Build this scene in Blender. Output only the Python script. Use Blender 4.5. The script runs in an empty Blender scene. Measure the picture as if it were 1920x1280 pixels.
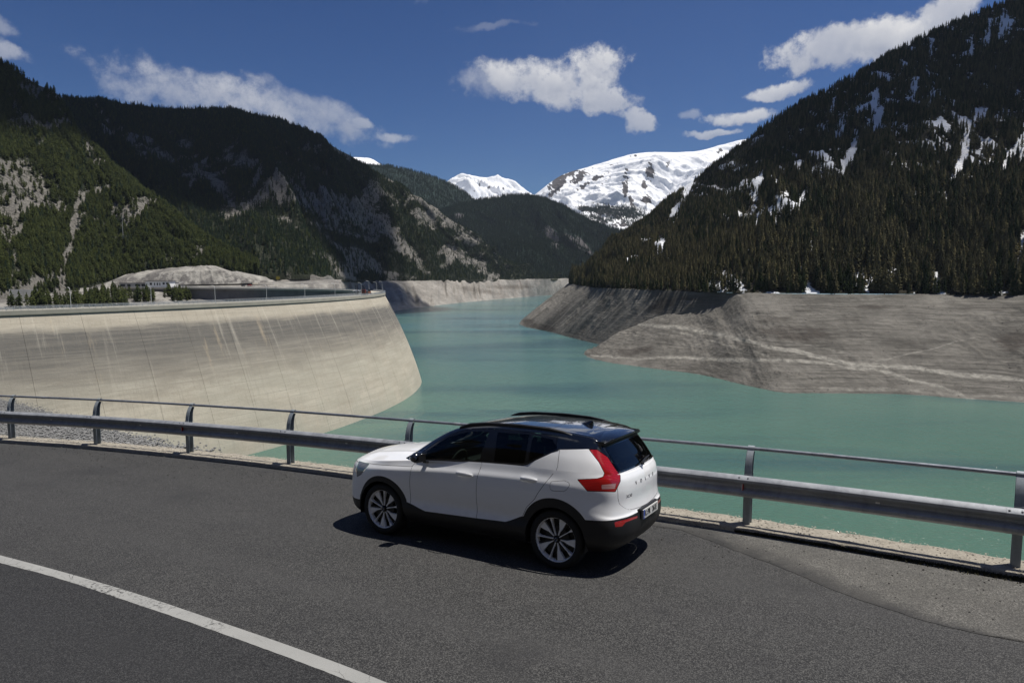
import bpy, bmesh, math, random
import numpy as np
from mathutils import Vector, Matrix
random.seed(7); rng = np.random.default_rng(11)
SC = bpy.context.scene
COL = SC.collection

# ------------------------------------------------------------------ camera, sky, sun, exposure
CAM_H, PITCH, FPX = 3.5439, 0.0971, 1280.0
cam_data = bpy.data.cameras.new('camera'); cam_data.sensor_width = 36.0; cam_data.lens = 24.0
cam_data.clip_start = 0.05; cam_data.clip_end = 40000
cam = bpy.data.objects.new('camera', cam_data); COL.objects.link(cam)
cam.location = (0, 0, CAM_H); cam.rotation_euler = (math.pi/2 - PITCH, 0, 0)
SC.camera = cam
SUN_DIR = Vector((0.416, 0.067, 1.150)).normalized()      # towards the sun
SUN_EL = math.asin(SUN_DIR.z); SUN_AZ = math.atan2(SUN_DIR.x, SUN_DIR.y)
sl = bpy.data.lights.new('sun', 'SUN'); sl.energy = 4.9; sl.angle = math.radians(0.53); sl.color = (1.0, 0.955, 0.88)
sun = bpy.data.objects.new('sun', sl); COL.objects.link(sun)
sun.rotation_euler = SUN_DIR.to_track_quat('Z', 'Y').to_euler(); sun.location = (30, 5, 80)
SC.view_settings.view_transform = 'Standard'; SC.view_settings.look = 'None'
SC.view_settings.gamma = 1.0; SC.view_settings.exposure = EXPOSURE = 0.12
try: SC.view_settings.use_curve_mapping = False
except Exception: pass
SC.cycles.max_bounces = 8; SC.cycles.transparent_max_bounces = 16

class NG:
    """small node-tree writer"""
    def __init__(s, nt): s.nt = nt; s.n = nt.nodes; s.l = nt.links
    def new(s, t, **k):
        n = s.n.new(t)
        for a, v in k.items(): setattr(n, a, v)
        return n
    def put(s, sock, v):
        if v is None: return
        if isinstance(v, bpy.types.NodeSocket): s.l.new(v, sock)
        else: sock.default_value = v
    def math(s, op, a, b=None, c=None, clamp=False):
        n = s.new('ShaderNodeMath', operation=op, use_clamp=clamp)
        s.put(n.inputs[0], a); s.put(n.inputs[1], b); s.put(n.inputs[2], c)
        return n.outputs[0]
    def vmath(s, op, a, b=None):
        n = s.new('ShaderNodeVectorMath', operation=op)
        s.put(n.inputs[0], a); s.put(n.inputs[1], b)
        return n.outputs[0]
    def comb(s, x, y, z):
        n = s.new('ShaderNodeCombineXYZ'); s.put(n.inputs[0], x); s.put(n.inputs[1], y); s.put(n.inputs[2], z); return n.outputs[0]
    def sep(s, v):
        n = s.new('ShaderNodeSeparateXYZ'); s.put(n.inputs[0], v); return n.outputs
    def noise(s, vec, scale, detail=4, rough=0.55, dist=0.0):
        n = s.new('ShaderNodeTexNoise'); s.put(n.inputs['Vector'], vec)
        n.inputs['Scale'].default_value = scale; n.inputs['Detail'].default_value = detail
        n.inputs['Roughness'].default_value = rough; n.inputs['Distortion'].default_value = dist
        return n.outputs['Fac']
    def rng(s, v, a, b, c=0.0, d=1.0, smooth=False):
        n = s.new('ShaderNodeMapRange'); n.clamp = True
        if smooth: n.interpolation_type = 'SMOOTHSTEP'
        s.put(n.inputs['Value'], v); n.inputs['From Min'].default_value = a; n.inputs['From Max'].default_value = b
        n.inputs['To Min'].default_value = c; n.inputs['To Max'].default_value = d
        return n.outputs['Result']
    def mix(s, f, a, b, mode='MIX'):
        n = s.new('ShaderNodeMix', data_type='RGBA', blend_type=mode)
        s.put(n.inputs[0], f)
        for i, v in ((6, a), (7, b)):
            if isinstance(v, tuple) and len(v) == 3: v = (*v, 1)
            s.put(n.inputs[i], v)
        return n.outputs[2]
    def attr(s, name): return s.new('ShaderNodeAttribute', attribute_name=name).outputs['Fac']
    def pos(s): return s.new('ShaderNodeNewGeometry').outputs['Position']
    def obj(s): return s.new('ShaderNodeTexCoord').outputs['Object']

def sky():
    w = bpy.data.worlds.new('World'); SC.world = w; w.use_nodes = True
    g = NG(w.node_tree); w.node_tree.nodes.clear()
    st = g.new('ShaderNodeTexSky', sky_type='NISHITA'); st.sun_disc = False
    st.sun_elevation = SUN_EL; st.sun_rotation = SUN_AZ
    st.altitude = 1800; st.air_density = 1.25; st.dust_density = 0.25; st.ozone_density = 4.5
    d = g.new('ShaderNodeTexCoord').outputs['Generated']
    d = g.vmath('NORMALIZE', d)
    n1 = g.new('ShaderNodeTexNoise'); g.put(n1.inputs['Vector'], d); n1.inputs['Scale'].default_value = 11.0; n1.inputs['Detail'].default_value = 6; n1.inputs['Roughness'].default_value = .6
    wob = g.vmath('SCALE', g.vmath('SUBTRACT', n1.outputs['Color'], (.5, .5, .5)))
    wob.node.inputs['Scale'].default_value = .045
    dx, dy, dz = g.sep(g.vmath('ADD', d, wob))
    az = g.math('ARCTAN2', dx, dy); el = g.math('ARCSINE', dz)
    fine = g.noise(d, 30, 9, .66); big = g.noise(d, 9, 4, .55)
    # clouds: azimuth, elevation (degrees), half width, half height, tilt, strength, softness
    A = lambda px: math.degrees(math.atan((px-960)/1280))
    E = lambda px, py: math.degrees(math.atan((515-py)/1280*math.cos(math.radians(A(px)))))
    cl = []
    def c(px, py, rx, ry, tilt, k, soft=.5): cl.append((A(px), E(px, py), rx/22.3, ry/22.3, tilt, k, soft))
    c(480, 208, 225, 36, -9, .72, 1.0); c(350, 182, 105, 34, 0, .6, 1.0); c(600, 214, 120, 26, -18, .55, 1.0)
    c(1030, 172, 150, 34, -10, .95, .7); c(1110, 148, 64, 40, 0, .95, .6); c(1050, 160, 90, 30, 0, .85, .8); c(915, 162, 62, 26, 0, .6, 1.0); c(1115, 196, 66, 28, -8, .95, .5)
    c(1192, 232, 40, 17, -15, .8, .5); c(1570, 102, 120, 34, 6, .98, .5); c(1640, 84, 66, 28, 0, .9, .5); c(1735, 55, 48, 24, 20, .85, .5)
    c(1450, 178, 58, 14, 3, .9, .5); c(1388, 226, 58, 13, 4, .85, .6); c(1330, 259, 46, 7, 4, .7, .6)
    c(20, 110, 40, 15, 0, .55, .8); c(12, 65, 40, 14, -10, .35, .9); c(745, 260, 40, 9, 5, .55, .9); c(690, 242, 24, 11, 0, .6, .6)
    c(1292, 230, 18, 10, 0, .35, .7); c(890, 12, 90, 7, 8, .3, 1.0); c(920, 70, 80, 6, 6, .2, 1.0)
    r2 = random.Random(5)
    for a, e, w_, h_ in ((-95, 18, 14, 4), (-140, 30, 18, 6), (170, 22, 16, 5), (130, 34, 14, 5), (80, 16, 15, 4), (100, 52, 10, 5),
                         (-60, 50, 12, 4), (30, 62, 8, 4), (-170, 55, 12, 7), (60, 34, 10, 3), (150, 60, 10, 5), (-110, 60, 9, 5), (-75, 30, 8, 3)):
        cl.append((a, e, w_, h_, r2.uniform(-15, 15), .9, .6))
    tot = None; low = None
    for a, e, w_, h_, t, k, soft in cl:
        a, e, w_, h_ = map(math.radians, (a, e, w_, h_)); ct, s_ = math.cos(math.radians(t)), math.sin(math.radians(t))
        du = g.math('SUBTRACT', az, a); dv = g.math('SUBTRACT', el, e)
        u = g.math('DIVIDE', g.math('ADD', g.math('MULTIPLY', du, ct), g.math('MULTIPLY', dv, s_)), w_)
        v = g.math('DIVIDE', g.math('SUBTRACT', g.math('MULTIPLY', dv, ct), g.math('MULTIPLY', du, s_)), h_)
        r = g.math('ADD', g.math('MULTIPLY', u, u), g.math('MULTIPLY', v, v))
        r = g.math('ADD', r, g.math('MULTIPLY', g.math('SUBTRACT', fine, .5), 3.6))
        m = g.rng(r, 1.25, 1.25 - 1.25*soft - .25, 0, k, True)
        if tot is None: tot = m; low = g.math('MULTIPLY', m, v)
        else: tot = g.math('MAXIMUM', tot, m); low = g.math('ADD', low, g.math('MULTIPLY', m, v))
    bright = g.rng(g.math('ADD', g.math('MULTIPLY', low, .35), g.math('MULTIPLY', big, 1.1)), .15, .95, 0, 1)
    ccol = g.mix(bright, (6.2, 6.7, 8.2), (13.2, 13.1, 13.2))
    tot = g.math('MULTIPLY', tot, g.rng(big, .25, .55, .78, 1.0))
    gm = g.new('ShaderNodeGamma'); g.put(gm.inputs[0], st.outputs[0]); gm.inputs[1].default_value = 1.3
    skyc = g.mix(1.0, gm.outputs[0], tuple(k*SKY_K for k in SKY_TINT), 'MULTIPLY')
    out = g.mix(tot, skyc, ccol)
    bg = g.new('ShaderNodeBackground'); g.put(bg.inputs[0], out); bg.inputs[1].default_value = SKY_STR
    o = g.new('ShaderNodeOutputWorld'); g.l.new(bg.outputs[0], o.inputs[0])
SKY_K = .50; SKY_TINT = (.50, .78, 1.12); SKY_STR = .054
sky()

# ------------------------------------------------------------------ object helpers
def tag(o, label=None, cat=None, group=None, kind=None):
    if label: o['label'] = label
    if cat: o['category'] = cat
    if group: o['group'] = group
    if kind: o['kind'] = kind
    return o
def empty(name, loc=(0, 0, 0), rz=0):
    o = bpy.data.objects.new(name, None); COL.objects.link(o); o.location = loc; o.rotation_euler.z = rz
    o.empty_display_size = .2
    return o
def mesh_obj(name, V, F, m=None, parent=None, smooth=True, attrs=None, uv=None):
    me = bpy.data.meshes.new(name)
    V = np.asarray(V, np.float32)
    if isinstance(F, np.ndarray) and F.ndim == 2:
        k = F.shape[1]; me.vertices.add(len(V)); me.vertices.foreach_set('co', V.ravel())
        me.loops.add(F.size); me.loops.foreach_set('vertex_index', F.astype(np.int32).ravel())
        me.polygons.add(len(F)); me.polygons.foreach_set('loop_start', np.arange(0, F.size, k, dtype=np.int32))
        me.update(calc_edges=True); me.validate()
    else:
        me.from_pydata([tuple(map(float, v)) for v in V], [], [tuple(map(int, f)) for f in F]); me.update()
    me.polygons.foreach_set('use_smooth', np.full(len(me.polygons), bool(smooth)))
    if attrs:
        for k, a in attrs.items():
            at = me.attributes.new(k, 'FLOAT', 'POINT'); at.data.foreach_set('value', np.asarray(a, np.float32))
    if uv is not None:
        l = me.uv_layers.new(name='UVMap'); vi = np.zeros(len(me.loops), np.int32); me.loops.foreach_get('vertex_index', vi)
        l.data.foreach_set('uv', np.asarray(uv, np.float32)[vi].ravel())
    if m is not None:
        for mm in (m if isinstance(m, (list, tuple)) else [m]): me.materials.append(mm)
    o = bpy.data.objects.new(name, me); COL.objects.link(o)
    if parent is not None: o.parent = parent
    return o
class MB:
    """collects primitive shapes into one mesh"""
    def __init__(s): s.V = []; s.F = []; s.M = []; s.m = 0
    def add(s, V, F):
        o = len(s.V); s.V += [tuple(v) for v in V]; s.F += [tuple(i+o for i in f) for f in F]; s.M += [s.m]*len(F)
    def box(s, c, d, R=None, bev=0):
        x, y, z = [k/2 for k in d]; c = Vector(c)
        if bev:
            b = min(bev, x*.9, y*.9, z*.9); V = []
            for zz, q in ((-z, b), (-z+b, 0), (z-b, 0), (z, b)):
                for sx, sy in ((-1, -1), (1, -1), (1, 1), (-1, 1)): V.append(Vector((sx*(x-q), sy*(y-q), zz)))
            F = [(3, 2, 1, 0), (12, 13, 14, 15)]
            for k in range(3):
                for i in range(4): j = (i+1) % 4; F.append((4*k+i, 4*k+j, 4*k+4+j, 4*k+4+i))
        else:
            V = [Vector((sx*x, sy*y, sz*z)) for sz in (-1, 1) for sx, sy in ((-1, -1), (1, -1), (1, 1), (-1, 1))]
            F = [(3, 2, 1, 0), (4, 5, 6, 7), (0, 1, 5, 4), (1, 2, 6, 5), (2, 3, 7, 6), (3, 0, 4, 7)]
        s.add([(R @ v if R else v) + c for v in V], F)
    def tube(s, pts, r, n=8, cap=True, up=None):
        pts = [Vector(p) for p in pts]; rs = r if isinstance(r, (list, tuple)) else [r]*len(pts)
        V = []; F = []; prev = None
        for i, p in enumerate(pts):
            t = (pts[min(i+1, len(pts)-1)] - pts[max(i-1, 0)]).normalized()
            if prev is None:
                a = Vector((0, 0, 1)) if abs(t.z) < .9 else Vector((1, 0, 0)); prev = t.cross(a).normalized()
            prev = (prev - t*prev.dot(t)).normalized(); b = t.cross(prev)
            for k in range(n):
                th = 2*math.pi*k/n; V.append(p + (prev*math.cos(th) + b*math.sin(th))*rs[i])
        for i in range(len(pts)-1):
            for k in range(n): F.append((i*n+k, i*n+(k+1) % n, (i+1)*n+(k+1) % n, (i+1)*n+k))
        if cap: F.append(tuple(range(n))[::-1]); F.append(tuple((len(pts)-1)*n+k for k in range(n)))
        s.add(V, F)
    def lathe(s, prof, c=(0, 0, 0), axis='Z', n=32, R=None):
        V = []; F = []
        for r, h in prof:
            for k in range(n):
                a = 2*math.pi*k/n
                v = Vector((r*math.cos(a), r*math.sin(a), h))
                if axis == 'Y': v = Vector((r*math.cos(a), h, r*math.sin(a)))
                V.append((R @ v if R else v) + Vector(c))
        for i in range(len(prof)-1):
            for k in range(n): F.append((i*n+k, i*n+(k+1) % n, (i+1)*n+(k+1) % n, (i+1)*n+k))
        s.add(V, F)
    def loft(s, rings, closed=True, cap=True):
        n = len(rings[0]); V = [v for r in rings for v in r]; F = []
        for i in range(len(rings)-1):
            for k in range(n if closed else n-1): F.append((i*n+k, i*n+(k+1) % n, (i+1)*n+(k+1) % n, (i+1)*n+k))
        if cap and closed: F.append(tuple(range(n))[::-1]); F.append(tuple((len(rings)-1)*n+k for k in range(n)))
        s.add(V, F)
    def build(s, name, m, parent=None, smooth=False, angle=35):
        me = bpy.data.meshes.new(name); me.from_pydata(s.V, [], s.F)
        for mm in (m if isinstance(m, (list, tuple)) else [m]): me.materials.append(mm)
        if any(s.M): me.polygons.foreach_set('material_index', np.array(s.M, np.int32))
        bm = bmesh.new(); bm.from_mesh(me); bmesh.ops.recalc_face_normals(bm, faces=bm.faces); bm.to_mesh(me); bm.free()
        if smooth:
            me.polygons.foreach_set('use_smooth', np.ones(len(me.polygons), bool))
            try: me.set_sharp_from_angle(angle=math.radians(angle))
            except Exception: pass
        o = bpy.data.objects.new(name, me); COL.objects.link(o)
        if parent is not None: o.parent = parent
        return o
def copy_tree(o, parent=None):
    c = o.copy(); COL.objects.link(c); c.parent = parent
    for ch in list(o.children): copy_tree(ch, c)
    return c

# ------------------------------------------------------------------ numpy helpers
CP, SP = math.cos(PITCH), math.sin(PITCH)
def ray(px, py):
    a = (px-960)/FPX; b = -(py-640)/FPX
    return np.array([a, CP + b*SP, -SP + b*CP])
def atH(px, py, h):                # point h metres below the camera
    r = ray(px, py); t = -h/r[2]; return np.array([0, 0, CAM_H]) + r*t
def atD(px, py, d):                # point at world y = d
    r = ray(px, py); return np.array([0, 0, CAM_H]) + r*(d/r[1])
def to_px(V):
    V = np.asarray(V, float); x, y, z = V[..., 0], V[..., 1], V[..., 2]-CAM_H
    d = np.maximum(y*CP - z*SP, 1e-3); return np.stack([960+FPX*x/d, 640-FPX*(y*SP+z*CP)/d], -1)
def hash2(ix, iy, seed):
    h = (ix.astype(np.int64)*374761393 + iy.astype(np.int64)*668265263 + seed*974634777) & 0xffffffff
    h = ((h ^ (h >> 13))*1274126177) & 0xffffffff; h = ((h ^ (h >> 16))*2246822519) & 0xffffffff
    return ((h ^ (h >> 15)) & 0xffffff)/float(0xffffff)
def vnoise(x, y, seed=0):
    ix, iy = np.floor(x).astype(np.int64), np.floor(y).astype(np.int64); fx, fy = x-ix, y-iy
    fx = fx*fx*fx*(fx*(fx*6-15)+10); fy = fy*fy*fy*(fy*(fy*6-15)+10)
    a, b, c, d = hash2(ix, iy, seed), hash2(ix+1, iy, seed), hash2(ix, iy+1, seed), hash2(ix+1, iy+1, seed)
    return (a*(1-fx)+b*fx)*(1-fy) + (c*(1-fx)+d*fx)*fy
def fbm(x, y, oct=5, seed=0, gain=.5):
    s = 0; a = 1; t = 0
    for i in range(oct):
        s = s + a*(vnoise(x*2**i+i*17.3, y*2**i+i*9.1, seed+i)*2-1); t += a; a *= gain
    return s/t
def ridged(x, y, oct=5, seed=0):
    s = 0; a = 1; t = 0
    for i in range(oct):
        s = s + a*(1-np.abs(vnoise(x*2**i+i*7.3, y*2**i+i*3.1, seed+i)*2-1)); t += a; a *= .5
    return s/t
def herm(xs, ys, x):
    xs = np.asarray(xs, float); ys = np.asarray(ys, float); x = np.asarray(x, float)
    if ys.ndim == 1: return herm(xs, ys[:, None], x)[..., 0]
    h = np.diff(xs)[:, None]; dl = np.diff(ys, axis=0)/h; m = np.zeros_like(ys)
    m[0] = dl[0]; m[-1] = dl[-1]
    m[1:-1] = (dl[:-1]*h[1:] + dl[1:]*h[:-1])/(h[1:]+h[:-1])
    i = np.clip(np.searchsorted(xs, x, side='right')-1, 0, len(xs)-2); hh = h[i, 0]
    t = ((x-xs[i])/hh)[..., None]; hh = hh[..., None]
    t = np.clip(t, -.2, 1.2)
    return (2*t**3-3*t**2+1)*ys[i] + (t**3-2*t**2+t)*hh*m[i] + (-2*t**3+3*t**2)*ys[i+1] + (t**3-t**2)*hh*m[i+1]
def smooth(a, b, x):
    t = np.clip((x-a)/(b-a), 0, 1); return t*t*(3-2*t)
def gridF(nu, nv, flip=False):
    i = np.arange(nu-1)[:, None]*nv + np.arange(nv-1)[None]; i = i.ravel()
    F = np.stack([i, i+nv, i+nv+1, i+1], 1)
    return F[:, ::-1].copy() if flip else F
def stamp(P, L):
    """soft rotated ellipses (cx, cy, rx, ry, degrees, strength)"""
    m = np.zeros(P.shape[:-1])
    for cx, cy, rx, ry, a, k in L:
        c, s = math.cos(math.radians(a)), math.sin(math.radians(a)); dx, dy = P[..., 0]-cx, P[..., 1]-cy
        u = (dx*c+dy*s)/rx; v = (-dx*s+dy*c)/ry
        m = np.maximum(m, k*np.exp(-(u*u+v*v)**1.2))
    return m
def linestamp(P, pts, w, k=1):
    m = np.full(P.shape[:-1], 1e9)
    for (ax, ay), (bx, by) in zip(pts[:-1], pts[1:]):
        vx, vy = bx-ax, by-ay; t = np.clip(((P[..., 0]-ax)*vx+(P[..., 1]-ay)*vy)/(vx*vx+vy*vy), 0, 1)
        m = np.minimum(m, np.hypot(P[..., 0]-ax-t*vx, P[..., 1]-ay-t*vy))
    return k*np.exp(-(m/w)**2)

# ------------------------------------------------------------------ material helpers
def newmat(name):
    m = bpy.data.materials.new(name); m.use_nodes = True; nt = m.node_tree; nt.nodes.clear()
    g = NG(nt); p = g.new('ShaderNodeBsdfPrincipled'); o = g.new('ShaderNodeOutputMaterial'); g.l.new(p.outputs[0], o.inputs[0])
    return m, g, p
def bump(g, p, h, dist, strength=1.0):
    b = g.new('ShaderNodeBump'); b.inputs['Distance'].default_value = dist; b.inputs['Strength'].default_value = strength
    g.put(b.inputs['Height'], h); g.l.new(b.outputs[0], p.inputs['Normal'])
def mat(name, col, rough=.5, metal=0, coat=0, var=.12, scale=8, spec=.5, back=None, emis=None, trans=0, bmp=0):
    m, g, p = newmat(name)
    f = g.noise(g.obj(), scale, 3)
    c = g.mix(f, tuple(k*(1-var) for k in col), tuple(min(1, k*(1+var)) for k in col))
    if back is not None:
        c = g.mix(g.new('ShaderNodeNewGeometry').outputs['Backfacing'], c, back)
    g.put(p.inputs['Base Color'], c); p.inputs['Roughness'].default_value = rough; p.inputs['Metallic'].default_value = metal
    p.inputs['Coat Weight'].default_value = coat; p.inputs['Coat Roughness'].default_value = .03
    p.inputs['Specular IOR Level'].default_value = spec
    if trans: p.inputs['Transmission Weight'].default_value = trans
    if emis: p.inputs['Emission Color'].default_value = (*emis[0], 1); p.inputs['Emission Strength'].default_value = emis[1]
    if bmp: bump(g, p, g.noise(g.obj(), scale*6, 3), bmp)
    return m
# ------------------------------------------------------------------ terrain
Z_WATER = CAM_H - 70.0; Z_FULL = CAM_H - 14.5; Z_CREST = CAM_H - 11.5
def terr_mat(name, ground, rock, snow=(.86, .88, .92), gs=.06, bd=1.5, strata=0, rn=1.3):
    m, g, p = newmat(name); P = g.pos()
    n = g.noise(P, gs, 8, .65); n2 = g.noise(P, gs*7, 5, .7)
    if strata:
        x, y, z = g.sep(P)
        ns = g.noise(g.comb(g.math('MULTIPLY', x, .02), g.math('MULTIPLY', y, .02), g.math('MULTIPLY', g.math('ADD', z, g.math('MULTIPLY', g.noise(P, .02, 3), 4.0)), 1.1)), 1.0, 7, .8)
        patch = g.rng(g.noise(P, .018, 5, .65), .42, .60, .25, 1.0)
    gr = g.mix(g.rng(n, .3, .7), tuple(k*.6 for k in ground), tuple(k*1.35 for k in ground))
    if strata: gr = g.mix(g.math('MULTIPLY', g.rng(ns, .44, .58, .0, strata), patch), gr, tuple(k*.28 for k in ground))
    if strata: gr = g.mix(g.rng(g.noise(g.vmath('MULTIPLY', P, (1, 1, 2.5)), .16, 8, .85), .50, .62, 0, .45), gr, tuple(k*.4 for k in ground))
    rk = g.mix(g.rng(n2, .3, .7), tuple(k*.45 for k in rock), tuple(k*1.3 for k in rock))
    r = g.rng(g.math('ADD', g.attr('rock'), g.math('MULTIPLY', g.math('SUBTRACT', n2, .5), rn)), .38, .62 if not strata else .9)
    c = g.mix(r, gr, rk)
    s = g.rng(g.math('ADD', g.attr('snow'), g.math('MULTIPLY', g.math('SUBTRACT', n2, .5), 1.5)), .42, .56)
    c = g.mix(s, c, snow)
    g.put(p.inputs['Base Color'], c); p.inputs['Roughness'].default_value = .95; p.inputs['Specular IOR Level'].default_value = .15
    bump(g, p, g.math('ADD', n2, g.math('MULTIPLY', ns, .6) if strata else n2), bd, 1.0)
    return m
SHEETS = {}
def sheet(name, foot, ridge, nu, nv, m, amp=10, prof=1.0, fq=(8, 3), ridge_amp=.25, back=300, drop=.5, seed=0, masks=None, foot_amp=0.0, under=None, rib=0.0, fine=0):
    foot = np.array(foot, float); ridge = np.array(ridge, float); k = len(foot); assert k == len(ridge), (name, k, len(ridge))
    mid = (foot+ridge)/2; t = np.r_[0, np.cumsum(np.maximum(np.linalg.norm(np.diff(mid, axis=0), axis=1), 1))]
    tt = np.linspace(0, t[-1], nu); Fc = herm(t, foot, tt); Rc = herm(t, ridge, tt)
    v = np.linspace(0, 1, nv)[None, :, None]
    V = Fc[:, None]*(1-v) + Rc[:, None]*v
    V[..., 2] = Fc[:, None, 2] + (Rc[:, None, 2]-Fc[:, None, 2])*(v[..., 0]**prof)
    L = t[-1]; H = np.linalg.norm(Rc-Fc, axis=1).mean()
    U = tt[:, None]/100 + v[..., 0]*0; W = v[..., 0]*H/100 + U*0
    env = np.sin(np.pi*np.clip(v[..., 0], 0, 1))**.6
    env = env*(1-ridge_amp) + ridge_amp*smooth(0, .3, v[..., 0]); env = np.maximum(env, foot_amp)
    n = fbm(U*fq[0]/8, W*fq[1]/8, 6, seed, .55) + (rib*(ridged(U*fq[0]/5+W*.35, W*.22, 4, seed+40)-.6)*2 if rib else 0)
    out = (Fc-Rc)[:, None]; out[..., 2] = 0; out = out/np.maximum(np.linalg.norm(out, axis=-1, keepdims=True), 1e-6)
    disp = amp*n*env
    V = V + out*disp[..., None]*.7; V[..., 2] += disp*.7
    if fine:
        fn = (ridged(V[..., 0]/9, V[..., 1]/9, 4, seed+60)-.6)*2*smooth(-.25, .35, fbm(V[..., 0]/45, V[..., 1]/45, 3, seed+70)) + .35*fbm(V[..., 0]/4, V[..., 1]/4, 3, seed+71)
        V[..., 2] += fn*fine*np.clip(env*2, 0, 1)
    rows = [V]
    if under:                                       # skirt under the foot
        lo = V[:, :1].copy(); lo[..., :2] += out[:, :, :2]*under[0]; lo[..., 2] -= under[1]; rows.insert(0, lo)
    nb = 0
    if back:
        for q in (.15, .5, 1.0):
            b = V[:, -1:].copy(); b[..., :2] -= out[:, -1:, :2]*back*q; b[..., 2] -= back*drop*q; rows.append(b); nb += 1
    A = np.concatenate(rows, 1); nn = A.shape[1]
    at = {'rock': np.zeros(A.shape[:2]), 'snow': np.zeros(A.shape[:2])}
    if masks:
        at.update(masks(A, to_px(A), U, W))
    o = mesh_obj(name, A.reshape(-1, 3), gridF(nu, nn, True), m, attrs={k: a.ravel() for k, a in at.items()})
    tag(o, kind='structure')
    SHEETS[name] = (A, at, (1 if under else 0), nn-nb)
    return o
W = lambda px, py: atH(px, py, 70.0)
T = lambda px, py: atH(px, py, 14.5)
D = atD

M_FOREST_R = terr_mat('forest floor right', (.035, .032, .022), (.14, .13, .12), gs=.05)
M_FOREST_L = terr_mat('forest floor left', (.026, .030, .018), (.20, .188, .168), gs=.05)
M_FAR = terr_mat('far forest', (.026, .044, .034), (.16, .15, .15), gs=.02, bd=8)
M_SNOWY = terr_mat('snowy rock', (.085, .078, .08), (.10, .09, .09), snow=(.90, .91, .93), gs=.004, bd=5)
M_BANK = terr_mat('exposed lake bed', (.165, .155, .138), (.27, .257, .228), gs=.03, bd=1.0, strata=.75, rn=.5)
M_BANK_L = terr_mat('exposed far bank', (.31, .29, .26), (.14, .12, .10), gs=.02, bd=3, strata=.35)
M_ROCK = terr_mat('rock outcrop', (.32, .305, .275), (.17, .16, .15), gs=.12, bd=.5)
M_SCREE = terr_mat('scree', (.15, .15, .148), (.25, .248, .24), gs=.8, bd=.12)

# -- right mountain
RT = [T(1098, 529), T(1075, 530), T(1067, 531), T(1082, 534.5), T(1120, 539), T(1200, 543), T(1300, 546), T(1400, 549), T(1500, 550), T(1700, 551), T(1920, 554), T(2200, 560), T(2700, 580)]
RR = [D(1110, 522, 1500), D(1085, 520, 1320), D(1085, 510, 1230), D(1108, 492, 1180), D(1140, 462, 1150), D(1210, 412, 1120), D(1290, 346, 1100), D(1370, 286, 1080), D(1450, 228, 1070), D(1620, 136, 1080), D(1790, 44, 1090), D(2050, -20, 1120), D(2500, 280, 1180)]
FLM = [(1640, 180, 300, 110, -35, 1.0), (1800, 240, 200, 160, 0, 1.0), (1500, 330, 160, 70, -40, .8), (1230, 465, 60, 30, -30, .8), (1740, 525, 220, 20, 0, .9), (1340, 400, 90, 40, -40, .55), (1860, 60, 60, 80, 0, .8), (1600, 440, 200, 60, 0, .25)]
def flecks(x, z, P): return smooth(.24, .42, fbm(x/4.5, z/18, 3, 305))*np.clip(.95*stamp(P, FLM), 0, 1)
SNOWS = [(1290, 350, 8, 26, 20, 1), (1265, 400, 10, 22, 30, .9), (1640, 190, 8, 30, 10, 1.1), (1645, 225, 9, 30, 20, 1.1), (1560, 205, 6, 25, 15, .9), (1540, 240, 18, 14, -20, .9), (1575, 235, 12, 30, 20, .9),
 (1590, 300, 10, 45, 22, 1.1), (1500, 385, 8, 30, 22, 1.0), (1712, 165, 10, 24, 18, .9), (1745, 180, 8, 26, 12, .8), (1810, 265, 10, 40, 15, 1.1), (1835, 215, 18, 20, 30, .9), (1800, 310, 9, 45, 18, 1.2),
 (1780, 350, 8, 20, 25, .9), (1915, 275, 14, 32, 22, 1.2), (1890, 300, 8, 22, 25, 1), (1880, 45, 12, 26, 10, .9), (1850, 70, 8, 25, 10, .9), (1820, 92, 7, 22, 5, .9), (1745, 95, 5, 25, 10, .8), (1690, 130, 6, 18, 10, .7),
 (1235, 462, 14, 18, 30, 1.1), (1210, 455, 20, 8, -20, .9), (1185, 485, 20, 6, -20, .8), (1420, 345, 10, 18, 20, 1.0), (1425, 260, 18, 6, -20, 1), (1455, 420, 8, 14, 20, .9), (1915, 455, 9, 22, 10, 1.2), (1910, 500, 8, 18, 0, 1.0),
 (1700, 468, 12, 9, 0, .9), (1680, 512, 16, 10, 10, .9), (1600, 525, 24, 10, 0, .8), (1750, 520, 20, 14, 0, .9), (1840, 505, 10, 18, 10, .8), (1865, 530, 14, 10, 0, .9), (1420, 420, 8, 20, 25, .8), (1360, 440, 8, 16, 25, .7), (1330, 520, 10, 5, 0, .8)]
def mk(A, P, U, Wd):
    n = fbm(A[..., 0]/60, A[..., 1]/60, 4, 77); s = stamp(P, [(a, b, c*.85, d*1.05, e, f*.95) for a, b, c, d, e, f in SNOWS if (a, b) != (1330, 520)])
    s = s*(1.1+.5*n) + .70*smooth(.14, .42, fbm(A[..., 0]/11, A[..., 2]/34, 4, 5))*smooth(1180, 1400, P[..., 0])*smooth(-.25, .25, fbm(A[..., 0]/90, A[..., 2]/90, 3, 6)) + 1.1*flecks(A[..., 0], A[..., 2], P)
    s += .8*np.exp(-((P[..., 1]-549)/4.5)**2)*smooth(1380, 1480, P[..., 0])*smooth(.1, .35, fbm(P[..., 0]/28, P[..., 1]*0, 3, 9))
    return {'snow': np.clip(s, 0, 1.2), 'rock': .25*smooth(.2, .5, n)}
sheet('right_mountain', RT, RR, 420, 150, M_FOREST_R, amp=34, prof=1.0, fq=(8, 4), ridge_amp=.12, back=500, drop=.45, seed=3, masks=mk, rib=.5)

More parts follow.
